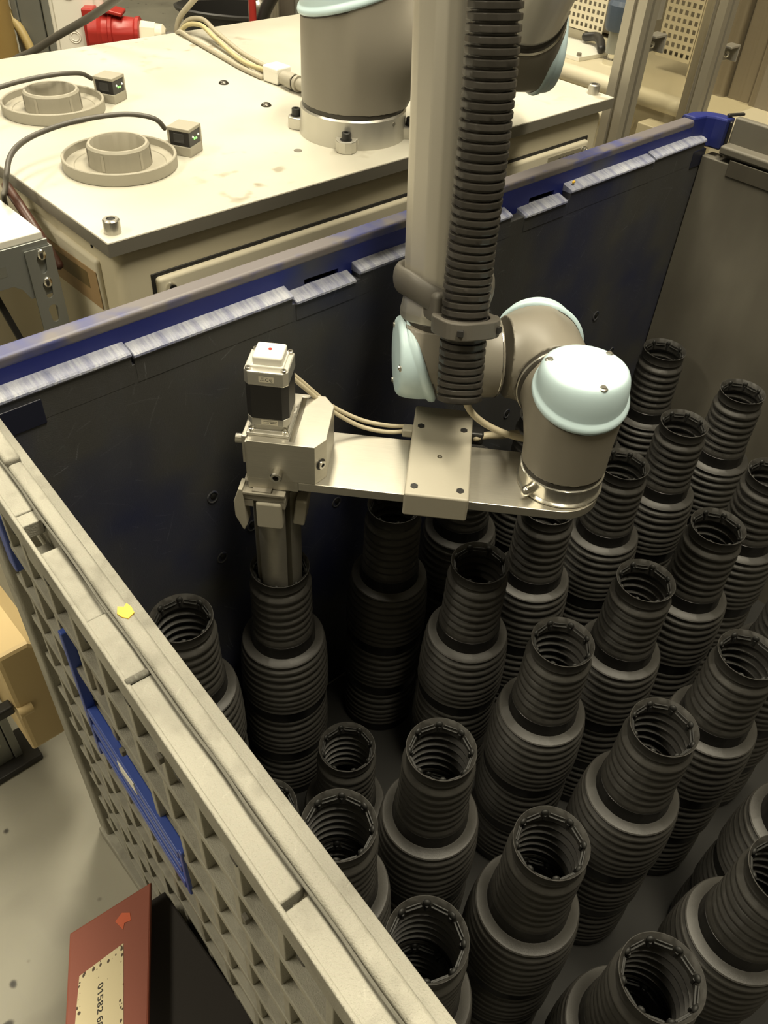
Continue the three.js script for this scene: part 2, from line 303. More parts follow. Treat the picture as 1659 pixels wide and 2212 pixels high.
  // floor and base
  mesh('base', rbox(1.17, 0.026, 0.99, 0.003, 0.445, -0.0165, 0.405), M.grey, crate);
  mesh('floor', rbox(1.12, 0.004, 0.93, 0.001, 0.455, -0.0021, 0.40), M.crateFloor, crate);
}

// ---------------------------------------------------------------- bellows boots
{
  const D = 0.07, P = a => a.map(([r, y]) => [r * D, y * D]);
  const N = 56;
  // neck with six saw-tooth convolutions, from the collar down to the shoulder
  const neckOut = [], neckIn = [];
  neckOut.push([0.455, -0.225], [0.448, -0.245]);
  const pk = [-0.385, -0.57, -0.755, -0.94, -1.125, -1.305];
  pk.forEach((y, i) => { const r = 0.532 + i * 0.002; neckOut.push([r - 0.078, y + 0.110], [r - 0.070, y + 0.084], [r - 0.040, y + 0.060], [r - 0.014, y + 0.036], [r - 0.003, y + 0.020], [r, y + 0.004], [r, y - 0.030], [r - 0.006, y - 0.042], [r - 0.045, y - 0.056], [r - 0.076, y - 0.064]); });
  neckOut.push([0.452, -1.350], [0.490, -1.362], [0.512, -1.382], [0.540, -1.425], [0.562, -1.475], [0.570, -1.510], [0.566, -1.535], [0.56, -1.54]);
  const t = 0.020;
  for (let i = neckOut.length - 1; i >= 0; i--) neckIn.push([neckOut[i][0] - t, neckOut[i][1] - (neckOut[i][1] < -1.36 && neckOut[i][1] > -1.5 ? 0.03 : 0)]);
  const shell = (out, inn) => lathe(P([...[...out].reverse(), ...[...inn].reverse(), out[out.length - 1]]), N, 0.55);
  const neck = shell(neckOut, neckIn);
  // collar: thin rim, sloping inside, bead below
  const collar = lathe(P([[0.455, -0.228], [0.480, -0.222], [0.488, -0.205], [0.480, -0.19], [0.478, -0.17], [0.486, -0.02], [0.497, -0.008], [0.500, 0.000], [0.492, 0.003], [0.476, -0.010], [0.452, -0.070], [0.428, -0.15], [0.415, -0.225], [0.425, -0.26], [0.455, -0.245], [0.455, -0.228]]), N, 0.7);
  // latch ledges between eight knobs inside the collar
  const ledges = [], knobs = [];
  for (let k = 0; k < 8; k++) {
    const a = (k + 0.5) * Math.PI / 4;
    const l = new RoundedBoxGeometry(0.225 * D, 0.018 * D, 0.030 * D, 1, 0.008 * D); l.translate(0, -0.135 * D, 0.412 * D); l.rotateY(a); ledges.push(l);
const l2 = new RoundedBoxGeometry(0.20 * D, 0.016 * D, 0.020 * D, 1, 0.006 * D); l2.translate(0, -0.088 * D, 0.434 * D); l2.rotateY(a); ledges.push(l2);
    const b = k * Math.PI / 4, s = new THREE.SphereGeometry(0.052 * D, 14, 10); s.scale(1, 1.1, 0.7); s.translate(0, -0.075 * D, 0.442 * D); s.rotateY(b); knobs.push(s);
    const c = new THREE.CylinderGeometry(0.02 * D, 0.024 * D, 0.1 * D, 8); c.translate(0, -0.15 * D, 0.412 * D); c.rotateY(b); knobs.push(c);
  }
  const latch = merge(ledges), knob = merge(knobs);
  // wide lower bellows
  const lowOut = [[0.585, -1.80], [0.60, -1.812], [0.735, -1.845], [0.750, -1.862], [0.748, -1.885], [0.722, -1.905], [0.705, -1.92]];
  [[-2.02, 0.778], [-2.195, 0.795], [-2.385, 0.808], [-2.575, 0.818], [-2.755, 0.824], [-2.905, 0.826], [-3.045, 0.824]].forEach(([y, r]) => lowOut.push([r - 0.078, y + 0.085], [r - 0.070, y + 0.070], [r - 0.040, y + 0.052], [r - 0.014, y + 0.034], [r - 0.003, y + 0.019], [r, y + 0.004], [r, y - 0.024], [r - 0.006, y - 0.034], [r - 0.045, y - 0.044], [r - 0.076, y - 0.050]));
  lowOut.push([0.79, -3.135], [0.822, -3.165], [0.828, -3.185], [0.815, -3.205]);
  const lowIn = lowOut.map(([r, y]) => [r - 0.020, y - (y > -1.9 ? 0.03 : 0)]).reverse();
  const lower = shell(lowOut, lowIn);
  const band = shell([[0.562, -1.525], [0.572, -1.532], [0.574, -1.56], [0.574, -1.70], [0.584, -1.80], [0.59, -1.812]], [[0.535, -1.525], [0.545, -1.70], [0.556, -1.83]]);
  const skirt = lathe(P([[0.765, -3.50], [0.772, -3.51], [0.787, -3.505], [0.790, -3.49], [0.800, -3.215], [0.815, -3.20], [0.78, -3.19], [0.765, -3.22], [0.765, -3.50]]), N, 0.6);
  const proto = new THREE.Group();
  const part = (n, g, m) => { const q = new THREE.Mesh(g, m); q.name = n; q.castShadow = q.receiveShadow = true; proto.add(q); };
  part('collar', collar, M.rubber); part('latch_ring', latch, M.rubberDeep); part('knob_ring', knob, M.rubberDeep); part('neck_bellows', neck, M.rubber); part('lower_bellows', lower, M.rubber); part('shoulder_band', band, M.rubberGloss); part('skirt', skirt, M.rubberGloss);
  const PITCH = 1.38 * D, H = 3.51 * D;
  const rowName = ['row along the blue wall', 'second row from the blue wall', 'third row from the blue wall', 'fourth row from the blue wall', 'fifth row from the blue wall'];
  const ord = ['first', 'second', 'third', 'fourth', 'fifth', 'sixth', 'seventh'];
  // stacks: row, column counted from the grey left wall, x, z in collar diameters, boots in the stack, knob turn
  const stacks = [
    [0, 0, 0, 0, 3, 0.3], [0, 1, 1.86, 0.1, 3, 0], [0, 2, 4.40, 0.2, 3, 0.2], [0, 3, 6.5, 0.15, 3, 0.4], [0, 4, 8.75, 0.15, 3, 0.1], [0, 5, 10.95, 0.2, 3, 0.5], [0, 6, 13.15, 0.25, 3, 0.35],
    [1, 0, -0.10, 2.18, 1, 0.1], [1, 1, 1.63, 2.2, 1, 0.33], [1, 2, 4.55, 2.21, 3, 0.36], [1, 3, 6.6, 2.05, 3, 0.2], [1, 4, 8.78, 2.2, 3, 0.3], [1, 5, 10.94, 2.21, 3, 0.38], [1, 6, 13.05, 2.38, 3, 0.34],
    [2, 0, -0.31, 4.23, 3, 0.0], [2, 1, 1.48, 4.32, 3, 0.05], [2, 2, 4.30, 4.23, 3, 0.34], [2, 3, 6.45, 4.32, 3, 0.3], [2, 4, 8.65, 4.40, 3, 0.25], [2, 5, 10.9, 4.3, 3, 0.2],
    [3, 0, -0.43, 5.98, 3, 0.0], [3, 1, 1.60, 6.2, 3, 0.06], [3, 2, 4.21, 6.18, 3, 0.25], [3, 3, 6.40, 6.32, 3, 0.25], [3, 4, 8.6, 6.3, 3, 0.2],
    [4, 1, 1.32, 8.07, 3, 0.08], [4, 2, 3.60, 8.45, 3, 0.1], [4, 3, 5.75, 8.25, 3, 0.2],
  ];
  const face = Math.atan2(0.518, -0.518); // knob zero turned away from the viewer
  for (const [r, c, x, z, n, turn] of stacks) for (let k = 0; k < n; k++) {
    const b = proto.clone(); b.name = numbered('bellows_boot'); scene.add(b);
    b.position.set(x * D + (k < n - 1 ? (rnd() - 0.5) * 0.002 : 0), H + k * PITCH, z * D); b.rotation.y = face + turn + k * 0.3 * (k < n - 1 ? 1 : 0) - (k === n - 1 ? 0 : 0.2);
    const tier = n === 1 ? 'single black ribbed boot' : k === 2 ? 'top black ribbed boot' : k === 1 ? 'middle black ribbed boot' : 'bottom black ribbed boot';
    const held = r === 0 && c === 1 && k === 2;
    tag(b, held ? 'top black ribbed boot with the gripper fingers inside it, beside the blue wall' : `${tier} ${ord[c]} from the grey left wall, ${rowName[r]}`, 'rubber boot', 'black ribbed boots stacked in the crate');
  }
}

// ---------------------------------------------------------------- robot arm
const A4 = V(-0.799, 0, -0.602), A5 = V(0.602, 0, -0.799);
const O4 = V(0.313, 0.680, 0.058), O5 = V(0.405, 0.680, 0.127), O6 = V(0.340, 0.680, 0.218);
const DR = V(0.156, 0.966, -0.207).normalize();
const BASE = V(0.604, 0.722, -0.423), SH = V(0.780, 0.850, -0.290), EL = V(0.404, 1.238, -0.058), EL2 = V(0.542, 1.238, 0.045);
function sdfMesh(sdf, half, res) { // closed smooth surface of a distance field in a cube
  const mc = new MarchingCubes(res, M.dark, false, false, 120000), n = res, f = mc.field;
  for (let k = 0; k < n; k++) for (let j = 0; j < n; j++) for (let i = 0; i < n; i++) f[i + n * (j + n * k)] = -sdf((i - n / 2) / (n / 2) * half, (j - n / 2) / (n / 2) * half, (k - n / 2) / (n / 2) * half);
  mc.isolation = 0; mc.update();
  const c = mc.count, p = new Float32Array(c * 3), nr = new Float32Array(c * 3), e = 0.0006;
  for (let i = 0; i < c; i++) {
    const x = mc.positionArray[3 * i] * half, y = mc.positionArray[3 * i + 1] * half, z = mc.positionArray[3 * i + 2] * half;
    const g = V(sdf(x + e, y, z) - sdf(x - e, y, z), sdf(x, y + e, z) - sdf(x, y - e, z), sdf(x, y, z + e) - sdf(x, y, z - e)).normalize();
    p.set([x, y, z], 3 * i); nr.set([g.x, g.y, g.z], 3 * i);
  }
  const g = new THREE.BufferGeometry(); g.setAttribute('position', new THREE.BufferAttribute(p, 3)); g.setAttribute('normal', new THREE.BufferAttribute(nr, 3)); g.setAttribute('uv', new THREE.BufferAttribute(new Float32Array(c * 2), 2)); return g;
}
const smin = (a, b, k) => { k *= 1.7; const h = Math.max(k - Math.abs(a - b), 0) / k; return Math.min(a, b) - h * h * h * k / 6; };
function joint(parent, O, cap, stub, o) {
  const { r, out, len, sr = r, s0, k, top, blend = 0.016, res = 60 } = o;
  const g = new THREE.Group(); g.name = 'joint'; parent.add(g); orient(g, cap, stub, O);
  const q = Math.sqrt(1 + k * k), half = Math.max(out, len, top, r) + 0.02;
  const sdf = (x, y, z) => {
    const a = Math.max(Math.hypot(x, z) - r, -out - y, (y - (s0 + k * x)) / q), b = Math.max(Math.hypot(y, z) - sr + 60 * Math.max(0, -x) ** 2, x - len);
    return smin(a, b, blend);
  };
  mesh('housing', sdfMesh(sdf, half, res), M.urGrey, g);
  // cap: oblique seam, raised lip, rounded top
  const n = 64, prof = [[0.0005, 0, 0], [0.0035, 0.001, 0], [0.0045, 0.004, 0], [0.0035, 0.008, 0.02], [0.0012, 0.010, 0.06]], rt = r * 0.80;
  const pos = [], idx = [], rings = 16;
  for (let i = 0; i <= n; i++) {
    const a = i / n * Math.PI * 2, c = Math.cos(a), s = Math.sin(a), y0 = s0 + k * r * c - 0.001;
    for (let j = 0; j < rings; j++) {
      let R, y;
      if (j < 5) { R = r + prof[j][0]; y = Math.min(y0 + prof[j][1], top - 0.008); }
      else if (j < 15) { const t = (j - 5) / 9, ya = Math.min(y0 + 0.012, top - 0.007), w = Math.pow(t, 1.0) * Math.PI / 2; R = rt + (r + 0.001 - rt) * Math.pow(Math.cos(w), 0.75); y = ya + (top - ya) * Math.pow(Math.sin(w), 0.9); if (j === 14) R = rt * 0.96; }
      else { R = 0.0001; y = top + 0.0008; }
      pos.push(R * c, y, R * s);
    }
  }
  for (let i = 0; i < n; i++) for (let j = 0; j < rings - 1; j++) { const a = i * rings + j, b = a + rings; idx.push(a, a + 1, b, b, a + 1, b + 1); }
  let cg = new THREE.BufferGeometry(); cg.setAttribute('position', new THREE.Float32BufferAttribute(pos, 3)); cg.setIndex(idx);
  cg = mergeVertices(cg, 1e-6); cg.computeVertexNormals(); cg.setAttribute('uv', new THREE.Float32BufferAttribute(new Float32Array(cg.attributes.position.count * 2), 2));
  const cm = mesh('cap', cg, M.urCap, g, 'pale blue joint cap');
  for (let i = 0; i < 3; i++) {
    const a = i * 2.094 + (o.screw || 0.3), R = rt * 1.02;
    mesh('cap_screw', merge([at(new THREE.SphereGeometry(0.0048, 14, 8).scale(1, 0.35, 1), R * Math.cos(a), top - 0.0012, R * Math.sin(a)), cyl(0.0026, 0.003, R * Math.cos(a), top - 0.0002, R * Math.sin(a), 10)]), i === 9 ? M.urCap : M.steel, g);
  }
  mesh('seam_gap', lathe([[r - 0.003, 0], [r + 0.0006, 0], [r + 0.0006, 0.0022], [r - 0.003, 0.0022], [r - 0.003, 0]], 48).applyMatrix4(new THREE.Matrix4().set(1, 0, 0, 0, k, 1, 0, s0 - 0.0028, 0, 0, 1, 0, 0, 0, 0, 1)), M.urRing, g);
  return g;
}
const ringG = (r, h, b = 0.0008) => lathe([[0.001, 0], [r - b, 0], [r, b], [r, h - b], [r - b, h], [0.001, h]], 56, 0.9);
function ringAt(parent, name, geo, mat, pos, dir) { const m = mesh(name, geo, mat, parent); m.position.copy(pos); m.quaternion.setFromUnitVectors(V(0, 1, 0), dir.clone().normalize()); return m; }
{
  const bot = thing('articulated_robot', 'grey jointed robot arm with pale blue caps reaching from table into crate', 'robot arm');
  const R = 0.043, neg = v => v.clone().negate();
  // wrist
  joint(bot, O6, V(0, 1, 0), A5, { r: R, out: 0.053, len: 0.050, s0: 0.027, k: 0.28, top: 0.060, screw: 0.9 });
  joint(bot, O5, A5, A4, { r: R, out: 0.049, len: 0.044, s0: 0.030, k: 0.34, top: 0.057 });
  joint(bot, O4, A4, DR, { r: R, out: 0.062, len: 0.036, sr: 0.0425, s0: 0.020, k: 0.36, top: 0.047, screw: 1.57 });
  // seams between the joints
  ringAt(bot, 'joint_ring', ringG(R - 0.0008, 0.0055), M.urRing, O4.clone().addScaledVector(A4, -0.058), A4);
  ringAt(bot, 'joint_ring', ringG(R + 0.0004, 0.0022), M.chrome, O4.clone().addScaledVector(A4, -0.0602), A4);
  ringAt(bot, 'joint_ring', ringG(R - 0.0008, 0.012), M.urRing, O5.clone().addScaledVector(A5, -0.061), A5);
  ringAt(bot, 'joint_ring', ringG(R + 0.0003, 0.002), M.cast, O5.clone().addScaledVector(A5, -0.0575), A5);
  // tool flange
  ringAt(bot, 'joint_ring', ringG(R - 0.0012, 0.005), M.urRing, O6.clone().add(V(0, -0.058, 0)), V(0, 1, 0));
  ringAt(bot, 'tool_flange', lathe([[0.001, 0], [0.043, 0], [0.0445, 0.0012], [0.0445, 0.003], [0.0425, 0.0045], [0.0425, 0.0185], [0.0435, 0.0195], [0.0435, 0.0212], [0.042, 0.022], [0.001, 0.022]], 56, 0.7), M.satin, V(O6.x, 0.600, O6.z), V(0, 1, 0));
  const pin = ringAt(bot, 'locating_pin', merge([cyl(0.0055, 0.016, 0, 0, 0, 16), at(new THREE.SphereGeometry(0.0055, 14, 8), 0, 0.008, 0)]), M.chrome, V(O6.x - 0.0415, 0.609, O6.z - 0.004), V(-0.99, 0.05, -0.1));
  // forearm
  ringAt(bot, 'joint_ring', ringG(0.0422, 0.010), M.urRing, O4.clone().addScaledVector(DR, 0.034), DR);
  ringAt(bot, 'tube_collar', lathe([[0.001, 0], [0.0425, 0], [0.0435, 0.002], [0.0435, 0.008], [0.0415, 0.016], [0.0405, 0.022], [0.001, 0.022]], 56, 0.7), M.cast, O4.clone().addScaledVector(DR, 0.044), DR);
  const fl = EL.clone().sub(O4).length() - 0.09;
  ringAt(bot, 'forearm_tube', lathe([[0.0405, 0], [0.0405, fl * 0.3], [0.0425, fl], [0.038, fl], [0.037, 0], [0.0405, 0]], 64, 0.6), M.tubeAlu, O4.clone().addScaledVector(DR, 0.064), DR);
  // elbow and upper arm (leave the picture at the top)
  joint(bot, EL, A4, neg(DR), { r: 0.055, out: 0.10, len: 0.055, sr: 0.05, s0: 0.04, k: 0.34, top: 0.07, res: 44 });
  const UA = EL2.clone().sub(SH).normalize(), ul = EL2.distanceTo(SH);
  joint(bot, EL2, neg(A4), neg(UA), { r: 0.058, out: 0.072, len: 0.062, sr: 0.055, s0: 0.04, k: 0.34, top: 0.075, res: 44 });
  ringAt(bot, 'upper_arm_tube', lathe([[0.0560, 0], [0.0560, 0.012], [0.054, 0.02], [0.051, ul - 0.17], [0.046, ul - 0.17], [0.046, 0], [0.0560, 0]], 64, 0.6), M.tubeAluGlint, SH.clone().addScaledVector(UA, 0.088), UA);
  ringAt(bot, 'joint_ring', ringG(0.0592, 0.013), M.urRing, SH.clone().addScaledVector(UA, 0.075), UA);
  ringAt(bot, 'joint_ring', ringG(0.0618, 0.0016), M.chrome, SH.clone().addScaledVector(UA, 0.0735), UA);
  joint(bot, SH, neg(A4), UA, { r: 0.064, out: 0.078, len: 0.066, sr: 0.061, s0: 0.043, k: 0.12, top: 0.070, blend: 0.025, res: 64 });
  // base
  const BJ = BASE.clone(); BJ.y = 0.850;
  joint(bot, BJ, V(0, 1, 0), neg(A4), { r: 0.0765, out: 0.083, len: 0.135, sr: 0.066, s0: 0.052, k: 0.30, top: 0.088, blend: 0.035, res: 72 });
  ringAt(bot, 'joint_ring', ringG(0.0755, 0.0065), M.urRing, V(BASE.x, 0.7615, BASE.z), V(0, 1, 0));
  const fl2 = new THREE.Group(); fl2.name = 'base_flange'; bot.add(fl2); fl2.position.set(BASE.x, 0.722, BASE.z); 
  mesh('flange_ring', lathe([[0.001, 0], [0.080, 0], [0.080, 0.004], [0.0785, 0.010], [0.0785, 0.037], [0.0765, 0.0395], [0.001, 0.0395]], 64, 0.6), M.cast, fl2);
  for (let i = 0; i < 4; i++) {
    const a = Math.PI / 4 + i * Math.PI / 2 - 0.04;
    const lg = new THREE.Group(); lg.name = 'lug'; fl2.add(lg);
    lg.position.set(0, 0, 0); lg.rotation.y = a;
    mesh('lug_block', merge([prism([[0.06, -0.036], [0.078, -0.0155], [0.088, -0.0145], [0.096, -0.009], [0.0985, 0], [0.096, 0.009], [0.088, 0.0145], [0.078, 0.0155], [0.06, 0.036]], 0.0165, 0.0015)]), M.cast, lg);
    mesh('lug_bolt', merge([at(lathe([[0.0028, 0.006], [0.0032, 0.0105], [0.006, 0.0105], [0.0066, 0.0098], [0.0066, 0], [0.001, 0]], 20, 0.5), 0.086, 0.0165, 0), cyl(0.0085, 0.001, 0.086, 0.017, 0, 20)]), M.black, lg);
  }
  mesh('grub_screw', at(cyl(0.003, 0.002, 0, 0, 0, 12), BASE.x + 0.010, 0.752, BASE.z + 0.0775, 0, Math.PI / 2), M.steel, bot);
}
// ---------------------------------------------------------------- gripper tool
const TURN = -0.8465, UX = 0.1302, UZ = 0.007;
{
  const t = thing('gripper_tool', 'aluminium arm plate carrying a motorised finger gripper and a grey cable box', 'gripper', [UX, 0, UZ], TURN);
  // arm plate with a rounded end
  const arm = [[0.031, 0.032], [0.030, -0.0585]]; for (let i = 0; i <= 24; i++) { const a = -Math.PI / 2 + i * Math.PI / 24; arm.push([0.2935 + 0.0455 * Math.cos(a), -0.0133 + 0.0452 * Math.sin(a)]); }
  mesh('arm_plate', at(prism(arm, 0.0105, 0.0006), 0, 0.5895, 0), M.alu, t);
  // clamp block
  const slot = [[0.0215, -0.050], [0.0265, -0.050], [0.0265, 0.0265], [0.0215, 0.0265]];
  const outl = [[-0.020, 0.032], [0.048, 0.032], [0.0575, 0.0175], [0.0565, -0.040], [0.045, -0.0555], [-0.020, -0.0555]];
  mesh('clamp_block', merge([at(prism(outl, 0.0478, 0.0006, [slot]), 0, 0.6002, 0), rbox(0.0056, 0.034, 0.078, 0.0002, 0.024, 0.6185, -0.0118), at(prism([[-0.0205, 0.0318], [0.0305, 0.0318], [0.0305, -0.0552], [-0.0205, -0.0552]], 0.0135, 0.0003), 0, 0.5875, 0)]), M.alu, t);
  const sock = (r, h) => lathe([[r * 0.45, h * 0.45], [r * 0.5, h], [r * 0.86, h], [r, h * 0.9], [r, 0], [0.0005, 0]], 24, 0.5);
  mesh('clamp_bolt', at(sock(0.0062, 0.010), 0.0100, 0.6115, 0.032, 0, Math.PI / 2), M.chrome, t);
  mesh('bolt_pocket', at(cyl(0.0062, 0.001, 0, 0, 0, 24), 0.0529, 0.622, 0.0245, Math.atan2(0.0145, 0.0095), Math.PI / 2), M.dark, t);
  mesh('clamp_bolt', at(sock(0.0045, 0.003), 0.0529, 0.622, 0.0245, Math.atan2(0.0145, 0.0095), Math.PI / 2), M.chrome, t);
  // side plate on the left with its two bolts
  mesh('side_plate', rbox(0.0055, 0.034, 0.058, 0.0008, -0.0245, 0.629, -0.006), M.alu, t);
  mesh('side_plate', rbox(0.003, 0.052, 0.05, 0.0008, -0.0215, 0.618, 0.004), M.alu, t);
  mesh('side_bolt', at(sock(0.0058, 0.009), -0.0272, 0.634, 0.012, 0, 0, Math.PI / 2), M.chrome, t);
  mesh('side_bolt', at(sock(0.0058, 0.009), -0.0215, 0.649, -0.024, 0, 0, Math.PI / 2), M.chrome, t);
  // stepper motor
  const oct = (s, c) => [[-s + c, -s], [s - c, -s], [s, -s + c], [s, s - c], [s - c, s], [-s + c, s], [-s, s - c], [-s, -s + c]];
  const mot = new THREE.Group(); mot.name = 'motor'; t.add(mot); mot.position.set(0, 0, 0.0005);
  mesh('motor_foot', merge([rbox(0.043, 0.0035, 0.049, 0.001, -0.0005, 0.6498, -0.002), at(prism(oct(0.0205, 0.0045), 0.003, 0.0005), 0, 0.6512, 0), at(prism(oct(0.018, 0.004), 0.008, 0.0005), 0, 0.6535, 0)]), M.cast, mot);
  mesh('motor_flange', at(prism(oct(0.0205, 0.005), 0.008, 0.0004), 0, 0.6605, 0), M.cast, mot);
  mesh('motor_body', at(prism(oct(0.0208, 0.006), 0.0385, 0.0004), 0, 0.6685, 0), M.black, mot);
  mesh('motor_cap', at(prism(oct(0.0212, 0.0045), 0.0155, 0.0012), 0, 0.7068, 0), M.cast, mot);
  mesh('encoder_cover', merge([rbox(0.0285, 0.012, 0.0275, 0.0025, 0.0005, 0.7275, -0.001), rbox(0.031, 0.003, 0.030, 0.001, 0.0005, 0.723, -0.001)]), M.white, mot);
  mesh('red_dot', cyl(0.0019, 0.0006, 0.0008, 0.7336, -0.002, 14), M.red, mot);
  for (const [x, z] of [[-1, -1], [1, -1], [-1, 1], [1, 1]]) {
    mesh('motor_screw', at(sock(0.0028, 0.0024), x * 0.0168, 0.7222, z * 0.0168), M.chrome, mot);
    mesh('motor_screw', at(sock(0.0034, 0.004), x * 0.0165, 0.6515, z * 0.0175 + (z > 0 ? 0.001 : 0)), M.chrome, mot);
  }
  // rating stickers
  const ct = (w, h, draw) => { const c = document.createElement('canvas'); c.width = w; c.height = h; draw(c.getContext('2d'), w, h); const x = new THREE.CanvasTexture(c); x.colorSpace = THREE.SRGBColorSpace; return x; };
  const ceTex = ct(256, 112, (g, w, h) => { g.fillStyle = '#d9d2bd'; g.fillRect(0, 0, w, h); g.fillStyle = '#222'; g.strokeStyle = '#222'; g.lineWidth = 9; g.beginPath(); g.arc(146, 60, 27, 0.9, Math.PI * 2 - 0.9); g.stroke(); g.beginPath(); g.arc(214, 60, 27, 0.9, Math.PI * 2 - 0.9); g.stroke(); g.fillRect(190, 56, 36, 8); g.font = 'bold 34px sans-serif'; g.fillText('UL', 50, 84); g.fillRect(28, 70, 8, 14); g.fillRect(96, 72, 10, 12); g.fillStyle = '#8a8474'; g.fillRect(40, 22, 48, 8); g.fillRect(40, 36, 44, 7); });
  const sticker = (tex, w, h, x, y, z) => mesh('sticker', new THREE.PlaneGeometry(w, h).translate(x, y, z), std({ map: tex, roughness: 0.5 }), mot);
  sticker(ceTex, 0.0145, 0.0066, 0.001, 0.7146, 0.02135);
  const rtTex = ct(256, 80, (g, w, h) => { g.fillStyle = '#e0d9c4'; g.fillRect(0, 0, w, h); g.fillStyle = '#6b665a'; for (let i = 0; i < 15; i++) g.fillRect(18 + i * 15, 18, 8 + (i % 3) * 2, 14); g.fillStyle = '#47433a'; for (let i = 0; i < 5; i++) g.fillRect(24 + i * 20, 48, 9, 12); g.fillRect(140, 46, 90, 13); });
  sticker(rtTex, 0.0165, 0.0058, 0.002, 0.6645, 0.0206);
  // slide rail under the block
  const rail = new THREE.Group(); rail.name = 'slide_rail'; t.add(rail);
  mesh('rail_body', merge([rbox(0.0465, 0.0035, 0.034, 0.0008, -0.0055, 0.5845, 0.0225), rbox(0.0455, 0.009, 0.030, 0.0006, -0.0055, 0.5785, 0.0225), rbox(0.013, 0.011, 0.030, 0.0006, -0.0225, 0.571, 0.0225), rbox(0.012, 0.011, 0.030, 0.0006, 0.0115, 0.571, 0.0225)]), M.printDark, rail);
  mesh('rail_inset', rbox(0.020, 0.002, 0.028, 0.0005, -0.0065, 0.5868, 0.0235), M.urGrey, rail);
  // finger pads and the four steel fingers
  mesh('finger_pad', rbox(0.0275, 0.036, 0.012, 0.003, 0.0005, 0.5555, 0.034), M.print, t);
  const pad = at(prism([[-0.020, -0.003], [0.020, -0.003], [0.020, 0.007], [-0.012, 0.007]], 0.012, 0.0015), 0, 0, 0, 0, 0, 0);
  mesh('finger_pad', rbox(0.013, 0.036, 0.03, 0.0025, 0.0295, 0.547, 0.006, 0, 0, -0.12), M.print, t);
  mesh('finger_pad', prism([[-0.036, 0.572], [-0.030, 0.590], [-0.026, 0.590], [-0.0235, 0.540], [-0.0265, 0.533], [-0.0285, 0.534], [-0.0355, 0.552]].map(([a, b]) => [a, -b]), 0.018, 0.001).rotateX(Math.PI / 2).translate(0, 0, 0.022), M.print, t);
  mesh('finger_pad', rbox(0.0275, 0.036, 0.012, 0.003, 0, 0.5555, -0.034), M.print, t);
  mesh('finger_carrier', merge([rbox(0.06, 0.012, 0.06, 0.003, 0.002, 0.580, -0.012), cyl(0.012, 0.06, 0, 0.56, 0, 24)]), M.black, t);
  for (let i = 0; i < 4; i++) {
    const s = new THREE.Shape(), w = 0.62 + (i === 1 ? 0.05 : 0); s.absarc(0, 0, 0.0255, -w, w, false); s.absarc(0, 0, 0.0135, w, -w, true);
    const f = new THREE.ExtrudeGeometry(s, { depth: 0.20, bevelEnabled: true, bevelSize: 0.0005, bevelThickness: 0.0005, bevelSegments: 1, curveSegments: 14 }).rotateX(-Math.PI / 2);
    const m = mesh('finger', buv(f), M.alu, t); m.position.y = 0.372; m.rotation.y = -Math.PI / 2 - 0.08 + i * Math.PI / 2;
  }
  // printed cable box over the plate
  const box = new THREE.Group(); box.name = 'cable_box'; t.add(box); box.userData.label = 'grey 3D printed cable box';
  mesh('box_body', rbox(0.0645, 0.029, 0.151, 0.0025, 0.1715, 0.6005, -0.0285), M.print, box);
  const hex = (x, z) => mesh('nut_pocket', cyl(0.0042, 0.0008, x, 0.6151, z, 6), M.dark, box);
  hex(0.1485, 0.034); hex(0.1945, 0.034); hex(0.148, -0.066); hex(0.1945, -0.066);
  mesh('centre_screw', at(sock(0.0026, 0.0012), 0.171, 0.6149, -0.0155), M.chrome, box);
  mesh('cable_gland', rbox(0.012, 0.010, 0.013, 0.002, 0.134, 0.605, -0.068), M.print, box);
  mesh('cable_gland', rbox(0.016, 0.016, 0.016, 0.003, 0.209, 0.604, -0.074), M.black, box);
}
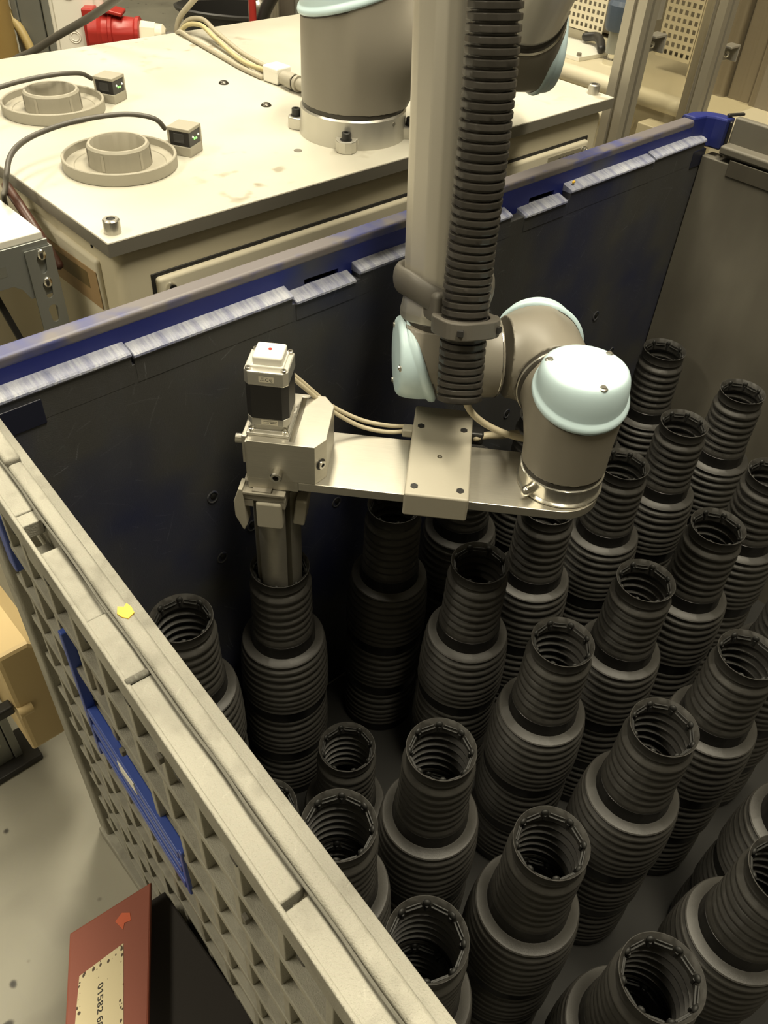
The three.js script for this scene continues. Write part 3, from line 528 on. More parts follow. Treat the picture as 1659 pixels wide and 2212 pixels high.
// ---------------------------------------------------------------- hose on the forearm, its holder and the cables
{
  const pts = [[0.275, 0.677, 0.124], [0.280, 0.695, 0.118], [0.2855, 0.725, 0.111], [0.291, 0.756, 0.104], [0.298, 0.794, 0.096], [0.303, 0.836, 0.091], [0.3065, 0.882, 0.087], [0.3105, 0.93, 0.082], [0.3135, 0.974, 0.077], [0.3165, 1.012, 0.0715], [0.320, 1.05, 0.065], [0.326, 1.10, 0.054], [0.345, 1.17, 0.035], [0.39, 1.23, -0.02]];
  const curve = new THREE.CatmullRomCurve3(pts.map(p => V(...p))), len = curve.getLength(), pitch = 0.0078, ribs = Math.floor(len / pitch), nr = 40, r0 = 0.0228;
  const prof = [[0, -0.0038], [0.10, -0.0036], [0.18, -0.0004], [0.26, 0], [0.74, 0], [0.82, -0.0004], [0.90, -0.0036]];
  const pos = [], idx = []; let rows = 0;
  const N0 = V(0, 0, 1);
  const add = (u, r) => {
    const p = curve.getPointAt(Math.min(1, u)), tn = curve.getTangentAt(Math.min(1, u)), b = tn.clone().cross(N0).normalize(), n = b.clone().cross(tn);
    for (let j = 0; j <= nr; j++) { const a = j / nr * Math.PI * 2, d = n.clone().multiplyScalar(Math.cos(a)).addScaledVector(b, Math.sin(a)); pos.push(p.x + d.x * r, p.y + d.y * r, p.z + d.z * r); }
    rows++;
  };
  add(0, r0 - 0.006);
  for (let i = 0; i < ribs; i++) for (const [t, d] of prof) add((i + t) / ribs, r0 + d);
  for (let i = 0; i < rows - 1; i++) for (let j = 0; j < nr; j++) { const a = i * (nr + 1) + j, b = a + nr + 1; idx.push(a, b, a + 1, b, b + 1, a + 1); }
  let g = new THREE.BufferGeometry(); g.setAttribute('position', new THREE.Float32BufferAttribute(pos, 3)); g.setIndex(idx); g = toCreasedNormals(g, 0.7);
  const h = tag(mesh('corrugated_hose', g, M.hose), 'black corrugated hose running up the front of the robot forearm', 'hose');
  M.hose.side = THREE.DoubleSide;
  // holder
  const ho = thing('hose_holder', 'dark grey plastic holder strapping the black hose to the robot forearm', 'hose holder');
  const c = O4.clone().addScaledVector(DR, 0.083);
  const fwd = V(-0.30, 0, 0.954).normalize();
  const strap = [];
  for (let i = 0; i <= 60; i++) { const a = i / 60 * Math.PI * 2; strap.push(a); }
  { // fat band that dips towards the hose side
    const S = [], I = [], m = 16, n = 72, ax = DR, e1 = fwd.clone().addScaledVector(ax, -fwd.dot(ax)).normalize(), e2 = ax.clone().cross(e1);
    for (let i = 0; i <= n; i++) { const a = i / n * Math.PI * 2, dip = -0.020 * Math.pow(Math.max(0, Math.cos(a)), 2), hh = 0.0135;
      for (let j = 0; j <= m; j++) { const b = j / m * Math.PI * 2, rr = 0.0458 + 0.0062 * Math.cos(b), yy = hh * Math.sin(b) + dip; const p = c.clone().addScaledVector(e1, rr * Math.cos(a)).addScaledVector(e2, rr * Math.sin(a)).addScaledVector(ax, yy); S.push(p.x, p.y, p.z); } }
    for (let i = 0; i < n; i++) for (let j = 0; j < m; j++) { const a = i * (m + 1) + j, b = a + m + 1; I.push(a, b, a + 1, b, b + 1, a + 1); }
    let q = new THREE.BufferGeometry(); q.setAttribute('position', new THREE.Float32BufferAttribute(S, 3)); q.setIndex(I.reverse()); q = mergeVertices(q, 1e-6); q.computeVertexNormals();
    mesh('strap', q, M.clamp, ho);
  }
  const hc = V(0.2885, 0.742, 0.1085), hdir = curve.getTangentAt(0.105);
  const sq = (s, c0) => { const o = []; for (const [x, y, a0] of [[s - c0, s - c0, 0], [-s + c0, s - c0, 1], [-s + c0, -s + c0, 2], [s - c0, -s + c0, 3]]) for (let i = 0; i <= 6; i++) { const a = (a0 + i / 6) * Math.PI / 2; o.push([x + c0 * Math.cos(a), y + c0 * Math.sin(a)]); } return o; };
  const circ = r => Array.from({ length: 40 }, (_, i) => [r * Math.cos(-i / 40 * 6.2832), r * Math.sin(-i / 40 * 6.2832)]);
  const hr = new THREE.Group(); hr.name = 'hose_ring'; ho.add(hr);
  orient(hr, hdir, V(0.954, 0, 0.30), hc);
  mesh('ring_body', prism(sq(0.0295, 0.020), 0.0165, 0.0012, [circ(0.0232)]), M.clamp, hr);
  for (const x of [-0.021, 0.021]) mesh('ring_slot', rbox(0.006, 0.006, 0.003, 0.0005, x, 0.008, -0.0275 * -1, x > 0 ? 0.6 : -0.6), M.dark, hr);
  mesh('ring_arm', rbox(0.046, 0.030, 0.030, 0.006, 0, 0.020, -0.034), M.clamp, hr);
  // cables
  const cab = (n, l, p, r, m, g2) => tag(mesh(n, capped(p, r, 60, 10), m), l, 'cable', g2);
  cab('motor_cable', 'upper of two thin beige cables from the motor to the cable box', [[0.140, 0.722, -0.018], [0.150, 0.715, -0.022], [0.164, 0.690, -0.016], [0.184, 0.664, -0.010], [0.208, 0.634, 0.004], [0.234, 0.615, 0.026], [0.256, 0.609, 0.046], [0.272, 0.607, 0.057]], 0.0024, M.cable);
  cab('motor_cable', 'lower of two thin beige cables from the motor to the cable box', [[0.142, 0.715, -0.018], [0.151, 0.708, -0.019], [0.166, 0.682, -0.010], [0.186, 0.656, -0.004], [0.208, 0.628, 0.008], [0.232, 0.609, 0.030], [0.254, 0.604, 0.051], [0.270, 0.604, 0.061]], 0.0024, M.cable);
  cab('wrist_cable', 'thick beige cable hanging from the hose mouth behind the robot wrist', [[0.283, 0.700, 0.118], [0.284, 0.682, 0.122], [0.292, 0.660, 0.125], [0.308, 0.640, 0.133], [0.328, 0.626, 0.150], [0.350, 0.618, 0.168], [0.362, 0.616, 0.176]], 0.0036, M.cable);
  cab('wrist_cable', 'short beige cable from the black gland across the arm plate edge', [[0.3195, 0.605, 0.118], [0.330, 0.607, 0.124], [0.345, 0.6048, 0.132], [0.362, 0.6042, 0.140]], 0.0040, M.cable);
}

// ---------------------------------------------------------------- robot table
const TT = 0.722;
{
  const t = thing('robot_table', 'cream steel machine cabinet with a scuffed pale metal top carrying the robot', 'machine cabinet');
  mesh('top_plate', rbox(0.970, 0.018, 0.735, 0.0012, 0.615, TT - 0.009, -0.6675), M.table, t);
  mesh('plate_edge', merge([rbox(0.971, 0.0165, 0.002, 0.0003, 0.615, TT - 0.0095, -0.3002), rbox(0.002, 0.0165, 0.735, 0.0003, 0.1302, TT - 0.0095, -0.6675)]), M.tableEdge, t);
  mesh('body', rbox(0.952, 0.725, 0.715, 0.014, 0.616, 0.3375, -0.667), M.cream, t);
  const door = new THREE.Group(); door.name = 'door'; t.add(door);
  mesh('door_gap', rbox(0.875, 0.600, 0.004, 0.001, 0.619, 0.364, -0.3096), M.dark, door);
  mesh('door_panel', rbox(0.866, 0.591, 0.012, 0.005, 0.619, 0.364, -0.3060), M.creamLight, door);
  for (const x of [0.2015, 1.038]) mesh('door_screw', at(lathe([[0.0022, 0.003], [0.003, 0.0065], [0.0052, 0.0065], [0.006, 0.005], [0.006, 0], [0.0005, 0]], 20, 0.6), x, 0.646, -0.3000, 0, Math.PI / 2), M.chrome, door);
  const side = new THREE.Group(); side.name = 'side_panel'; t.add(side);
  mesh('panel_sheet', rbox(0.010, 0.62, 0.63, 0.005, 0.1385, 0.368, -0.668), M.creamLight, side);
  mesh('tape_patch', rbox(0.0008, 0.050, 0.135, 0.0003, 0.1333, 0.635, -0.423, 0, -0.03), M.tape, side, 'brown tape patch');
  mesh('tape_patch', rbox(0.0009, 0.022, 0.100, 0.0003, 0.1331, 0.640, -0.430, 0, -0.05), std({ color: rgb(0.14, 0.10, 0.04), roughness: 0.4 }), side, 'dark brown stain on the tape');
  mesh('rivet_hole', at(cyl(0.0022, 0.001, 0, 0, 0, 12), 0.1399, 0.690, -0.368, 0, 0, Math.PI / 2), M.dark, t);
  const plate = (() => { const c = document.createElement('canvas'); c.width = 256; c.height = 96; const g = c.getContext('2d'); g.fillStyle = '#8d8775'; g.fillRect(0, 0, 256, 96); g.fillStyle = '#3a372f'; let x = 60; for (let i = 0; i < 34; i++) { const w = 1 + ((i * 7) % 4); g.fillRect(x, 44, w, 46); x += w + 1 + ((i * 5) % 3); } g.font = 'bold 26px sans-serif'; g.fillText('BVP 00442', 78, 34); const q = new THREE.CanvasTexture(c); q.colorSpace = THREE.SRGBColorSpace; return q; })();
  mesh('name_plate', new THREE.BoxGeometry(0.092, 0.034, 0.0012).translate(0.985, 0.634, -0.2995), [M.steel, M.steel, M.steel, M.steel, std({ map: plate, roughness: 0.45 }), M.steel], door, 'grey name plate with a barcode');
  const big = lathe([[0.0042, 0.006], [0.0052, 0.0165], [0.0085, 0.0165], [0.0098, 0.015], [0.0098, 0], [0.0005, 0]], 28, 0.5);
  for (const [x, z] of [[0.149, -0.322], [1.082, -0.333], [1.082, -1.005]]) {
    mesh('corner_bolt', at(big.clone(), x, TT, z), M.steel, t);
    mesh('bolt_socket', cyl(0.0046, 0.0006, x, TT + 0.0155, z, 6), M.dark, t);
  }
  for (const [x, z] of [[0.574, -0.72], [0.566, -0.59]]) mesh('button_bolt', merge([at(new THREE.SphereGeometry(0.0085, 18, 8, 0, 6.2832, 0, 1.5708).scale(1, 0.6, 1), x, TT, z)]), M.steel.clone(), t).material.color.setRGB(0.12, 0.11, 0.095);
  mesh('plug_hole', cyl(0.006, 0.0008, 0.487, TT + 0.0002, -0.407, 18), M.tableEdge, t);
}
// ---------------------------------------------------------------- things on the table
{
  const bandM = std({ color: rgb(0.43, 0.40, 0.325), roughness: 0.5, side: THREE.DoubleSide });
  const fix = (x, z, cx, cz, lab) => {
    const t = thing('locating_fixture', lab, 'fixture', [x, TT, z]);
    mesh('dish', lathe([[0.001, 0], [0.0735, 0], [0.0745, 0.001], [0.0745, 0.0150], [0.0735, 0.016], [0.0715, 0.016], [0.0705, 0.015], [0.0700, 0.0062], [0.060, 0.0040], [0.059, 0.0030], [0.001, 0.0030]], 72, 0.5), M.print, t);
    const c = mesh('collar', lathe([[0.0345, 0.003], [0.0345, 0.028], [0.0355, 0.030], [0.0385, 0.030], [0.0405, 0.027], [0.0415, 0.003], [0.0345, 0.003]], 72, 0.5), M.print, t);
    c.position.set(cx, 0, cz);
    [0.2, 0.9, 1.5, 2.6, 3.4, 4.3, 5.2].forEach((a, i) => { const m = mesh('collar_band', new THREE.CylinderGeometry(0.0412, 0.0417, 0.021, 6, 1, true, a, 0.10 + 0.05 * (i % 3)), bandM, t); m.position.set(cx, 0.0145, cz); });
  };
  fix(0.258, -0.497, 0.001, -0.002, 'grey printed dish with raised collar nearest the front corner of the table');
  fix(0.287, -0.747, 0.000, 0.000, 'grey printed dish with raised collar at the left edge, behind the nearer one');
  const led = std({ color: rgb(0.2, 0.9, 0.2), emissive: rgb(0.35, 1, 0.2), emissiveIntensity: 1.2 });
  const white = std({ color: rgb(0.9, 0.9, 0.85), emissive: rgb(0.9, 0.9, 0.8), emissiveIntensity: 0.35 });
  const sens = (x, z, ry, lab) => {
    const t = thing('sensor', lab, 'sensor', [x, TT, z], ry);
    mesh('holder', merge([rbox(0.034, 0.0045, 0.034, 0.001, 0, 0.0345, 0), rbox(0.034, 0.013, 0.034, 0.001, 0, 0.0065, 0), rbox(0.003, 0.036, 0.034, 0.0008, 0.0155, 0.018, 0), rbox(0.034, 0.036, 0.003, 0.0008, 0, 0.018, -0.0155)]), M.print, t);
    mesh('optic', rbox(0.0285, 0.0205, 0.030, 0.001, -0.0015, 0.0228, 0.0008), M.black, t);
    mesh('window', rbox(0.0005, 0.012, 0.016, 0.0002, -0.0161, 0.0232, 0.0), std({ color: rgb(0.05, 0.05, 0.05), roughness: 0.08 }), t);
    for (const [a, b, m] of [[-0.002, 0.0215, led], [0.003, 0.021, led], [0.009, 0.024, white], [-0.006, 0.0245, white]]) mesh('led', new THREE.SphereGeometry(0.0016, 10, 8).translate(a, b, 0.0160), m, t);
    mesh('foot_plate', at(prism([[-0.028, -0.040], [-0.012, -0.050], [0.045, -0.010], [0.020, 0.010], [-0.018, 0.004]], 0.0018, 0.0003), 0, 0, -0.018), M.tableEdge, t);
  };
  sens(0.3550, -0.490, 0.50, 'small grey boxed optical sensor with green lights beside the nearer dish');
  sens(0.3800, -0.742, 0.50, 'small grey boxed optical sensor with green lights beside the farther dish');
  const cab = (n, l, p, r, m) => tag(mesh(n, capped(p, r, 80, 10), m), l, 'cable');
  cab('sensor_cable', 'grey cable looping from the nearer sensor over the table edge', [[0.342, 0.748, -0.520], [0.333, 0.760, -0.522], [0.306, 0.768, -0.536], [0.262, 0.770, -0.546], [0.212, 0.768, -0.550], [0.155, 0.764, -0.536], [0.118, 0.760, -0.504], [0.099, 0.747, -0.480], [0.101, 0.725, -0.500], [0.113, 0.690, -0.55], [0.114, 0.60, -0.56]], 0.0034, M.cableGrey);
  cab('sensor_cable', 'grey cable running left from the farther sensor along the table', [[0.366, 0.748, -0.772], [0.350, 0.758, -0.768], [0.322, 0.763, -0.765], [0.278, 0.763, -0.768], [0.222, 0.760, -0.764], [0.165, 0.754, -0.745], [0.11, 0.735, -0.72], [0.085, 0.70, -0.70]], 0.0034, M.cableGrey);
  cab('brown_cable', 'bundle of reddish brown wires hanging at the table side', [[0.117, 0.712, -0.54], [0.114, 0.70, -0.50], [0.114, 0.675, -0.455], [0.120, 0.645, -0.435]], 0.0065, std({ color: rgb(0.07, 0.03, 0.02), roughness: 0.4 }));
  // junction box and gland by the robot base
  const j = thing('junction_box', 'small white junction box with a grey cable gland by the robot base', 'junction box', [0.6555, TT, -0.680], 0.1);
  mesh('box', rbox(0.034, 0.0255, 0.036, 0.004, 0, 0.0135, 0), M.white, j);
  mesh('lid', rbox(0.0345, 0.010, 0.0365, 0.0035, 0, 0.0215, 0), M.white, j);
  const gl = new THREE.Group(); gl.name = 'gland'; j.add(gl); gl.position.set(-0.008, 0.014, 0.020); gl.rotation.set(Math.PI / 2, 0, 0.10);
  mesh('gland_tube', merge([cyl(0.006, 0.012, 0, 0.004, 0, 20), cyl(0.011, 0.03, 0, 0.022, 0, 24), cyl(0.0095, 0.07, 0, 0.062, 0, 24)]), M.print, gl);
  mesh('gland_nut', merge([cyl(0.0135, 0.014, 0, 0.030, 0, 6), cyl(0.0125, 0.006, 0, 0.045, 0, 24)]), M.print, gl);
  cab('beige_cable', 'beige cable arching over the table back edge to the junction box, right strand', [[0.660, 0.736, -0.705], [0.668, 0.735, -0.76], [0.685, 0.732, -0.83], [0.700, 0.742, -0.925], [0.706, 0.752, -0.985], [0.694, 0.742, -1.02], [0.682, 0.70, -1.045], [0.68, 0.6, -1.06]], 0.0042, M.cableBeige);
  cab('beige_cable', 'yellowed beige cable beside it, ending at the white junction box', [[0.651, 0.735, -0.704], [0.656, 0.730, -0.76], [0.672, 0.728, -0.83], [0.690, 0.736, -0.92], [0.698, 0.744, -0.98], [0.688, 0.734, -1.018], [0.672, 0.69, -1.04], [0.67, 0.6, -1.05]], 0.0042, std({ color: rgb(0.52, 0.45, 0.25), roughness: 0.5 }));
  cab('beige_cable', 'dull beige cable lying flat on the table to the junction box', [[0.640, 0.7262, -0.703], [0.642, 0.7262, -0.76], [0.655, 0.7262, -0.86], [0.668, 0.7262, -0.96], [0.675, 0.7262, -1.02], [0.68, 0.70, -1.045], [0.682, 0.6, -1.06]], 0.0040, M.cableBeige);
  cab('grey_cable', 'grey cable rising from behind the table back edge and out of view', [[0.676, 0.60, -1.052], [0.684, 0.70, -1.048], [0.688, 0.74, -1.038], [0.700, 0.775, -1.005], [0.718, 0.81, -0.965], [0.745, 0.86, -0.90], [0.76, 0.95, -0.82]], 0.0052, M.cableBeige);
}
// ---------------------------------------------------------------- shelf beside the table
{
  const t = thing('metal_shelf', 'galvanised slotted steel shelf unit with a white top beside the cabinet', 'shelf');
  mesh('shelf_board', rbox(0.60, 0.010, 0.72, 0.002, -0.200, 0.699, -0.771), M.white, t);
  const beam = new THREE.Shape([[-0.5, 0.645], [0.050, 0.647], [0.060, 0.640], [0.068, 0.625], [0.103, 0.625], [0.103, 0.694], [-0.5, 0.694]].map(p => new THREE.Vector2(...p)));
  mesh('beam', buv(new THREE.ExtrudeGeometry(beam, { depth: 0.002, bevelEnabled: true, bevelSize: 0.0005, bevelThickness: 0.0005, bevelSegments: 1 }).translate(0, 0, -0.4115)), M.galv, t);
  const up = new THREE.Shape([[0.072, FLOOR], [0.1065, FLOOR], [0.1065, 0.686], [0.072, 0.686]].map(p => new THREE.Vector2(...p)));
  const key = (x, y) => { const o = []; for (let i = 0; i <= 12; i++) { const a = -0.5 + i / 12 * (Math.PI + 1.0); o.push([x + 0.0062 * Math.cos(a), y + 0.0062 * Math.sin(a)]); } for (let i = 0; i <= 8; i++) { const a = Math.PI + i / 8 * Math.PI; o.push([x + 0.0042 * Math.cos(a), y - 0.014 + 0.0042 * Math.sin(a)]); } return new THREE.Path(o.map(p => new THREE.Vector2(...p))); };
  for (let y = 0.672; y > 0.1; y -= 0.0335) up.holes.push(key(0.090, y));
  mesh('upright', merge([buv(new THREE.ExtrudeGeometry(up, { depth: 0.002, bevelEnabled: false, curveSegments: 8 }).translate(0, 0, -0.408)), rbox(0.002, 0.716, 0.03, 0.0006, 0.1055, 0.328, -0.422)]), M.galv, t);
  for (const [x, y] of [[0.0915, 0.678], [0.091, 0.642]]) mesh('beam_stud', at(new THREE.SphereGeometry(0.0056, 16, 10).scale(1, 1.25, 0.6), x, y, -0.4055), M.chrome, t);
  mesh('upright', merge([rbox(0.034, 0.716, 0.002, 0.0006, 0.085, 0.328, -1.12), rbox(0.002, 0.716, 0.03, 0.0006, 0.1005, 0.328, -1.105)]), M.galv, t);
  mesh('upright', merge([rbox(0.034, 0.716, 0.002, 0.0006, -0.483, 0.328, -0.41), rbox(0.002, 0.716, 0.03, 0.0006, -0.499, 0.328, -0.425)]), M.galv, t);
  const g = (() => { const c = document.createElement('canvas'); c.width = 128; c.height = 48; const q = c.getContext('2d'); q.fillStyle = '#8b8c84'; q.fillRect(0, 0, 128, 48); q.fillStyle = '#a5a69d'; q.font = '34px sans-serif'; q.fillText('15.02', 16, 36); const x = new THREE.CanvasTexture(c); x.colorSpace = THREE.SRGBColorSpace; return x; })();
  mesh('stamp', new THREE.PlaneGeometry(0.034, 0.0125).translate(0.030, 0.668, -0.4088), std({ map: g, roughness: 0.45, metalness: 0.5 }), t, 'stamped number on the beam');
  mesh('brace', merge([rbox(0.008, 0.30, 0.006, 0.001, 0.055, 0.53, -0.43, 0, 0, 0.22), rbox(0.014, 0.40, 0.006, 0.001, -0.03, 0.46, -0.50, 0, 0, 0.24)]), M.black, t);
  const c = thing('cream_cabinet', 'cream steel cabinet standing under the white shelf top', 'cabinet', [-0.14, FLOOR, -0.80]);
  mesh('carcass', rbox(0.36, 0.62, 0.5, 0.006, 0, 0.31, 0), M.cream, c);
  mesh('door', rbox(0.155, 0.57, 0.008, 0.003, 0.095, 0.31, 0.252), M.creamLight, c);
  mesh('door', rbox(0.155, 0.57, 0.008, 0.003, -0.075, 0.31, 0.252), M.creamLight, c);
  mesh('handle', rbox(0.008, 0.09, 0.012, 0.002, 0.03, 0.42, 0.262), M.black, c);
}
// ---------------------------------------------------------------- beyond the table
{
  const db = thing('distribution_box', 'white plastic distribution box with round knockouts behind the table', 'electrical box', [0.662, FLOOR, -1.420], -0.607);
  mesh('post', rbox(0.06, 0.5, 0.03, 0.004, 0, 0.25, -0.05), M.galv, db);
  mesh('case', rbox(0.118, 0.85, 0.10, 0.008, 0.0, 0.82, -0.05), M.white, db);
  mesh('cover', rbox(0.088, 0.80, 0.008, 0.003, -0.004, 0.82, 0.002), M.white, db);
  for (const y of [0.668, 0.752, 0.836]) for (const r of [0.0125, 0.0085]) mesh('knockout', at(new THREE.TorusGeometry(r, 0.0013, 6, 32), -0.012, y, 0.006), M.white, db);
  const pl = thing('red_plug', 'red industrial plug and socket with a cream cable gland beside the white box', 'plug', [0.696, 0.648, -1.385], -0.70);
  const X = g => at(g, 0, 0, 0, 0, 0, -Math.PI / 2);
  mesh('socket', merge([X(lathe([[0.001, -0.02], [0.046, -0.02], [0.046, 0.0], [0.040, 0.008], [0.0385, 0.02], [0.041, 0.022], [0.041, 0.029], [0.036, 0.031], [0.001, 0.031]], 40, 0.5)), rbox(0.026, 0.085, 0.07, 0.004, -0.018, 0.01, -0.006)]), M.red, pl);
  mesh('plug_body', X(lathe([[0.001, 0.028], [0.037, 0.028], [0.0375, 0.036], [0.0345, 0.045], [0.033, 0.075], [0.0355, 0.079], [0.0355, 0.086], [0.030, 0.088], [0.001, 0.088]], 40, 0.5)), M.red, pl);
  mesh('lid_flap', rbox(0.05, 0.008, 0.05, 0.003, 0.03, 0.046, 0.0, 0, 0, -0.2), M.red, pl);
  mesh('gland', merge([X(lathe([[0.001, 0.086], [0.027, 0.086], [0.0285, 0.09], [0.026, 0.12], [0.001, 0.12]], 8, 0.5)), X(lathe([[0.001, 0.115], [0.024, 0.115], [0.0225, 0.135], [0.014, 0.142], [0.001, 0.142]], 24, 0.5))]), M.creamLight, pl);
  mesh('lead', X(lathe([[0.0085, 0.135], [0.0085, 0.20], [0.001, 0.20]], 16, 0.5)), M.cableGrey, pl);
  const po = tag(mesh('steel_post', merge([rbox(0.05, 1.6, 0.03, 0.003, 0.594, 0.77, -1.50, -0.6), rbox(0.012, 1.6, 0.05, 0.002, 0.57, 0.77, -1.52, -0.6), rbox(0.018, 1.6, 0.04, 0.003, 0.622, 0.77, -1.475, -0.6)]), M.galv), 'grey steel channel post left of the white distribution box', 'post');
  tag(mesh('ochre_hose', capped([[0.575, -0.01, -1.42], [0.570, 0.4, -1.44], [0.566, 0.58, -1.465], [0.560, 0.640, -1.490], [0.550, 0.675, -1.52], [0.54, 0.72, -1.56]], 0.010, 60, 14), M.ochre), 'yellowish ribbed hose behind the far left table corner', 'hose');
  tag(mesh('olive_drum', lathe([[0.001, 0.0], [0.05, 0.004], [0.075, 0.05], [0.09, 0.2], [0.095, 1.0], [0.09, 1.06], [0.001, 1.06]], 40, 0.5).translate(0.455, FLOOR + 0.002, -1.52), M.olive), 'olive brown rounded canister at the upper left corner', 'canister');
  tag(mesh('power_cable', capped([[0.30, 0.30, -1.30], [0.36, 0.58, -1.265], [0.423, 0.662, -1.226], [0.450, 0.684, -1.189], [0.478, 0.723, -1.12], [0.506, 0.761, -1.048], [0.526, 0.80, -0.975], [0.55, 0.86, -0.88], [0.57, 0.95, -0.80]], 0.0068, 90, 12), M.cableGrey), 'thick dark cable crossing in front of the white distribution box', 'cable');
  const bin = thing('black_bin', 'black rubber tub on the floor beyond the table', 'tub', [1.640, FLOOR, -2.185], -0.75);
  mesh('tub', lathe([[0.001, 0.004], [0.12, 0.004], [0.15, 0.47], [0.165, 0.472], [0.168, 0.482], [0.160, 0.486], [0.142, 0.480], [0.112, 0.012], [0.001, 0.010]], 48, 0.5).scale(1.5, 1, 0.85), M.black, bin);
  tag(mesh('red_pole', cyl(0.0085, 1.6, 0.990, FLOOR + 0.8, -1.22, 18), M.red), 'thin red pole standing behind the table', 'pole');
  tag(mesh('black_hose', capped([[1.005, FLOOR + 0.03, -1.26], [1.01, 0.55, -1.24], [1.016, 0.68, -1.215], [1.045, 0.76, -1.17], [1.08, 0.86, -1.12]], 0.014, 50, 14), M.black), 'thick black hose bending upward right of the red pole', 'hose');
  const mc = thing('pipe_machine', 'greyish brown machine column with fittings behind the robot base', 'machine', [1.16, FLOOR, -1.34], -0.75);
  mesh('column', rbox(0.10, 1.4, 0.10, 0.01, 0, 0.70, 0), std({ color: rgb(0.10, 0.085, 0.065), roughness: 0.6 }), mc);
  mesh('fitting', merge([cyl(0.018, 0.16, -0.055, 0.68, 0.058, 18), at(new THREE.SphereGeometry(0.022, 16, 12), -0.05, 0.70, 0.06), cyl(0.014, 0.2, -0.01, 0.68, 0.062, 18)]), M.steel, mc);
  mesh('edge_strip', rbox(0.014, 1.4, 0.012, 0.002, 0.048, 0.70, 0.054), M.galv, mc);
  // guard of aluminium posts and clear panels
  const gd = thing('machine_guard', 'machine guard of aluminium posts and scratched clear panels right of the table', 'guard');
  const slot = (s) => { const h = s / 2, a = 0.004, b = 0.007; return [[-h, -h], [-a, -h], [-a, -h + b], [a, -h + b], [a, -h], [h, -h], [h, -a], [h - b, -a], [h - b, a], [h, a], [h, h], [a, h], [a, h - b], [-a, h - b], [-a, h], [-h, h], [-h, a], [-h + b, a], [-h + b, -a], [-h, -a]]; };
  const postG = prism(slot(0.042).map(([a, b]) => [a, b]).reverse(), 2.2, 0.0004);
  for (const [x, z] of [[1.176, -0.333], [1.452, -0.333], [2.30, -0.333]]) { const m = mesh('post', postG, M.post, gd); m.position.set(x, FLOOR, z); }
  for (const x of [1.2045, 1.4805]) mesh('seal', rbox(0.014, 2.1, 0.016, 0.002, x, 1.05, -0.338), M.urRing, gd);
  for (const [a, b] of [[1.212, 1.428], [1.488, 2.276]]) mesh('clear_panel', new THREE.BoxGeometry(b - a, 2.0, 0.004).translate((a + b) / 2, 1.06, -0.338), M.acrylic, gd);
  for (const [x, y] of [[1.222, 0.786], [1.510, 0.733]]) {
    const br = new THREE.Group(); br.name = 'bracket'; gd.add(br); br.position.set(x, y, -0.322);
    mesh('bracket_block', merge([rbox(0.036, 0.030, 0.004, 0.001, 0, 0, -0.008), rbox(0.004, 0.030, 0.022, 0.001, 0.016, 0, 0.002), rbox(0.036, 0.004, 0.022, 0.001, 0, 0.014, 0.002)]), M.cast, br);
    mesh('bracket_screw', at(new THREE.SphereGeometry(0.0065, 16, 10), -0.003, -0.001, -0.002), M.chrome, br);
  }
  mesh('hinge_plate', rbox(0.020, 0.05, 0.003, 0.001, 1.235, 0.845, -0.333), M.cast, gd);
  // machine behind the guard
  const m2 = thing('press_machine', 'cream machine bed with rails and perforated guards behind the clear panels', 'machine');
  mesh('bed', rbox(0.72, 0.62, 1.5, 0.012, 1.945, FLOOR + 0.31, -0.95), M.cream, m2);
  mesh('edge_rail', at(cyl(0.019, 1.28, 0, 0, 0, 24), 1.572, 0.592, -1.03, 0, Math.PI / 2), M.creamLight, m2);
  mesh('rail_end', at(cyl(0.021, 0.02, 0, 0, 0, 6), 1.572, 0.588, -0.385, 0, Math.PI / 2), M.galv, m2);
  mesh('lower_rail', at(cyl(0.014, 0.9, 0, 0, 0, 20), 1.556, 0.535, -0.98, 0, Math.PI / 2), M.creamLight, m2);
  mesh('stop_block', merge([rbox(0.05, 0.05, 0.075, 0.003, 1.545, 0.530, -0.455), rbox(0.035, 0.03, 0.04, 0.003, 1.535, 0.535, -0.405)]), M.creamLight, m2);
  mesh('cover_plate', at(prism([[-0.075, -0.09], [0.075, -0.09], [0.075, 0.085], [0.02, 0.10], [-0.075, 0.085]], 0.010, 0.001), 1.745, 0.59, -0.88, 0.06), M.white, m2);
  for (const [x, z] of [[1.685, -0.80], [1.81, -0.955]]) mesh('cover_bolt', cyl(0.006, 0.008, x, 0.603, z, 12), M.tableEdge, m2);
  const perf = (z0, z1, y0, y1, nx, name) => {
    const w = z1 - z0, s = new THREE.Shape([[0, y0], [w, y0], [w, y1], [0, y1]].map(p => new THREE.Vector2(...p))), p = (w - 0.004) / nx;
    for (let i = 0; i < nx; i++) for (let y = y0 + 0.008; y < y1 - p; y += p * 1.14) { const a = 0.003 + i * p + p * 0.22, b = a + p * 0.56; s.holes.push(new THREE.Path([[a, y], [b, y], [b, y + p * 0.66], [a, y + p * 0.66]].map(q => new THREE.Vector2(...q)))); }
    const g = new THREE.ExtrudeGeometry(s, { depth: 0.002, bevelEnabled: false }); g.applyMatrix4(new THREE.Matrix4().makeBasis(V(0, 0, 1), V(0, 1, 0), V(-1, 0, 0)).setPosition(1.80, 0, z0)); mesh(name, buv(g), M.creamLight, m2);
  };
  perf(-1.05, -0.822, 0.628, 0.86, 15, 'perforated_plate'); perf(-0.655, -0.558, 0.620, 0.90, 6, 'perforated_plate');
  mesh('frame_strip', rbox(0.02, 0.9, 0.05, 0.003, 1.80, 1.04, -0.528), M.cream, m2);
  mesh('rear_block', rbox(0.34, 0.8, 1.1, 0.01, 2.10, 1.0, -0.95), std({ color: rgb(0.16, 0.145, 0.115), roughness: 0.6 }), m2);
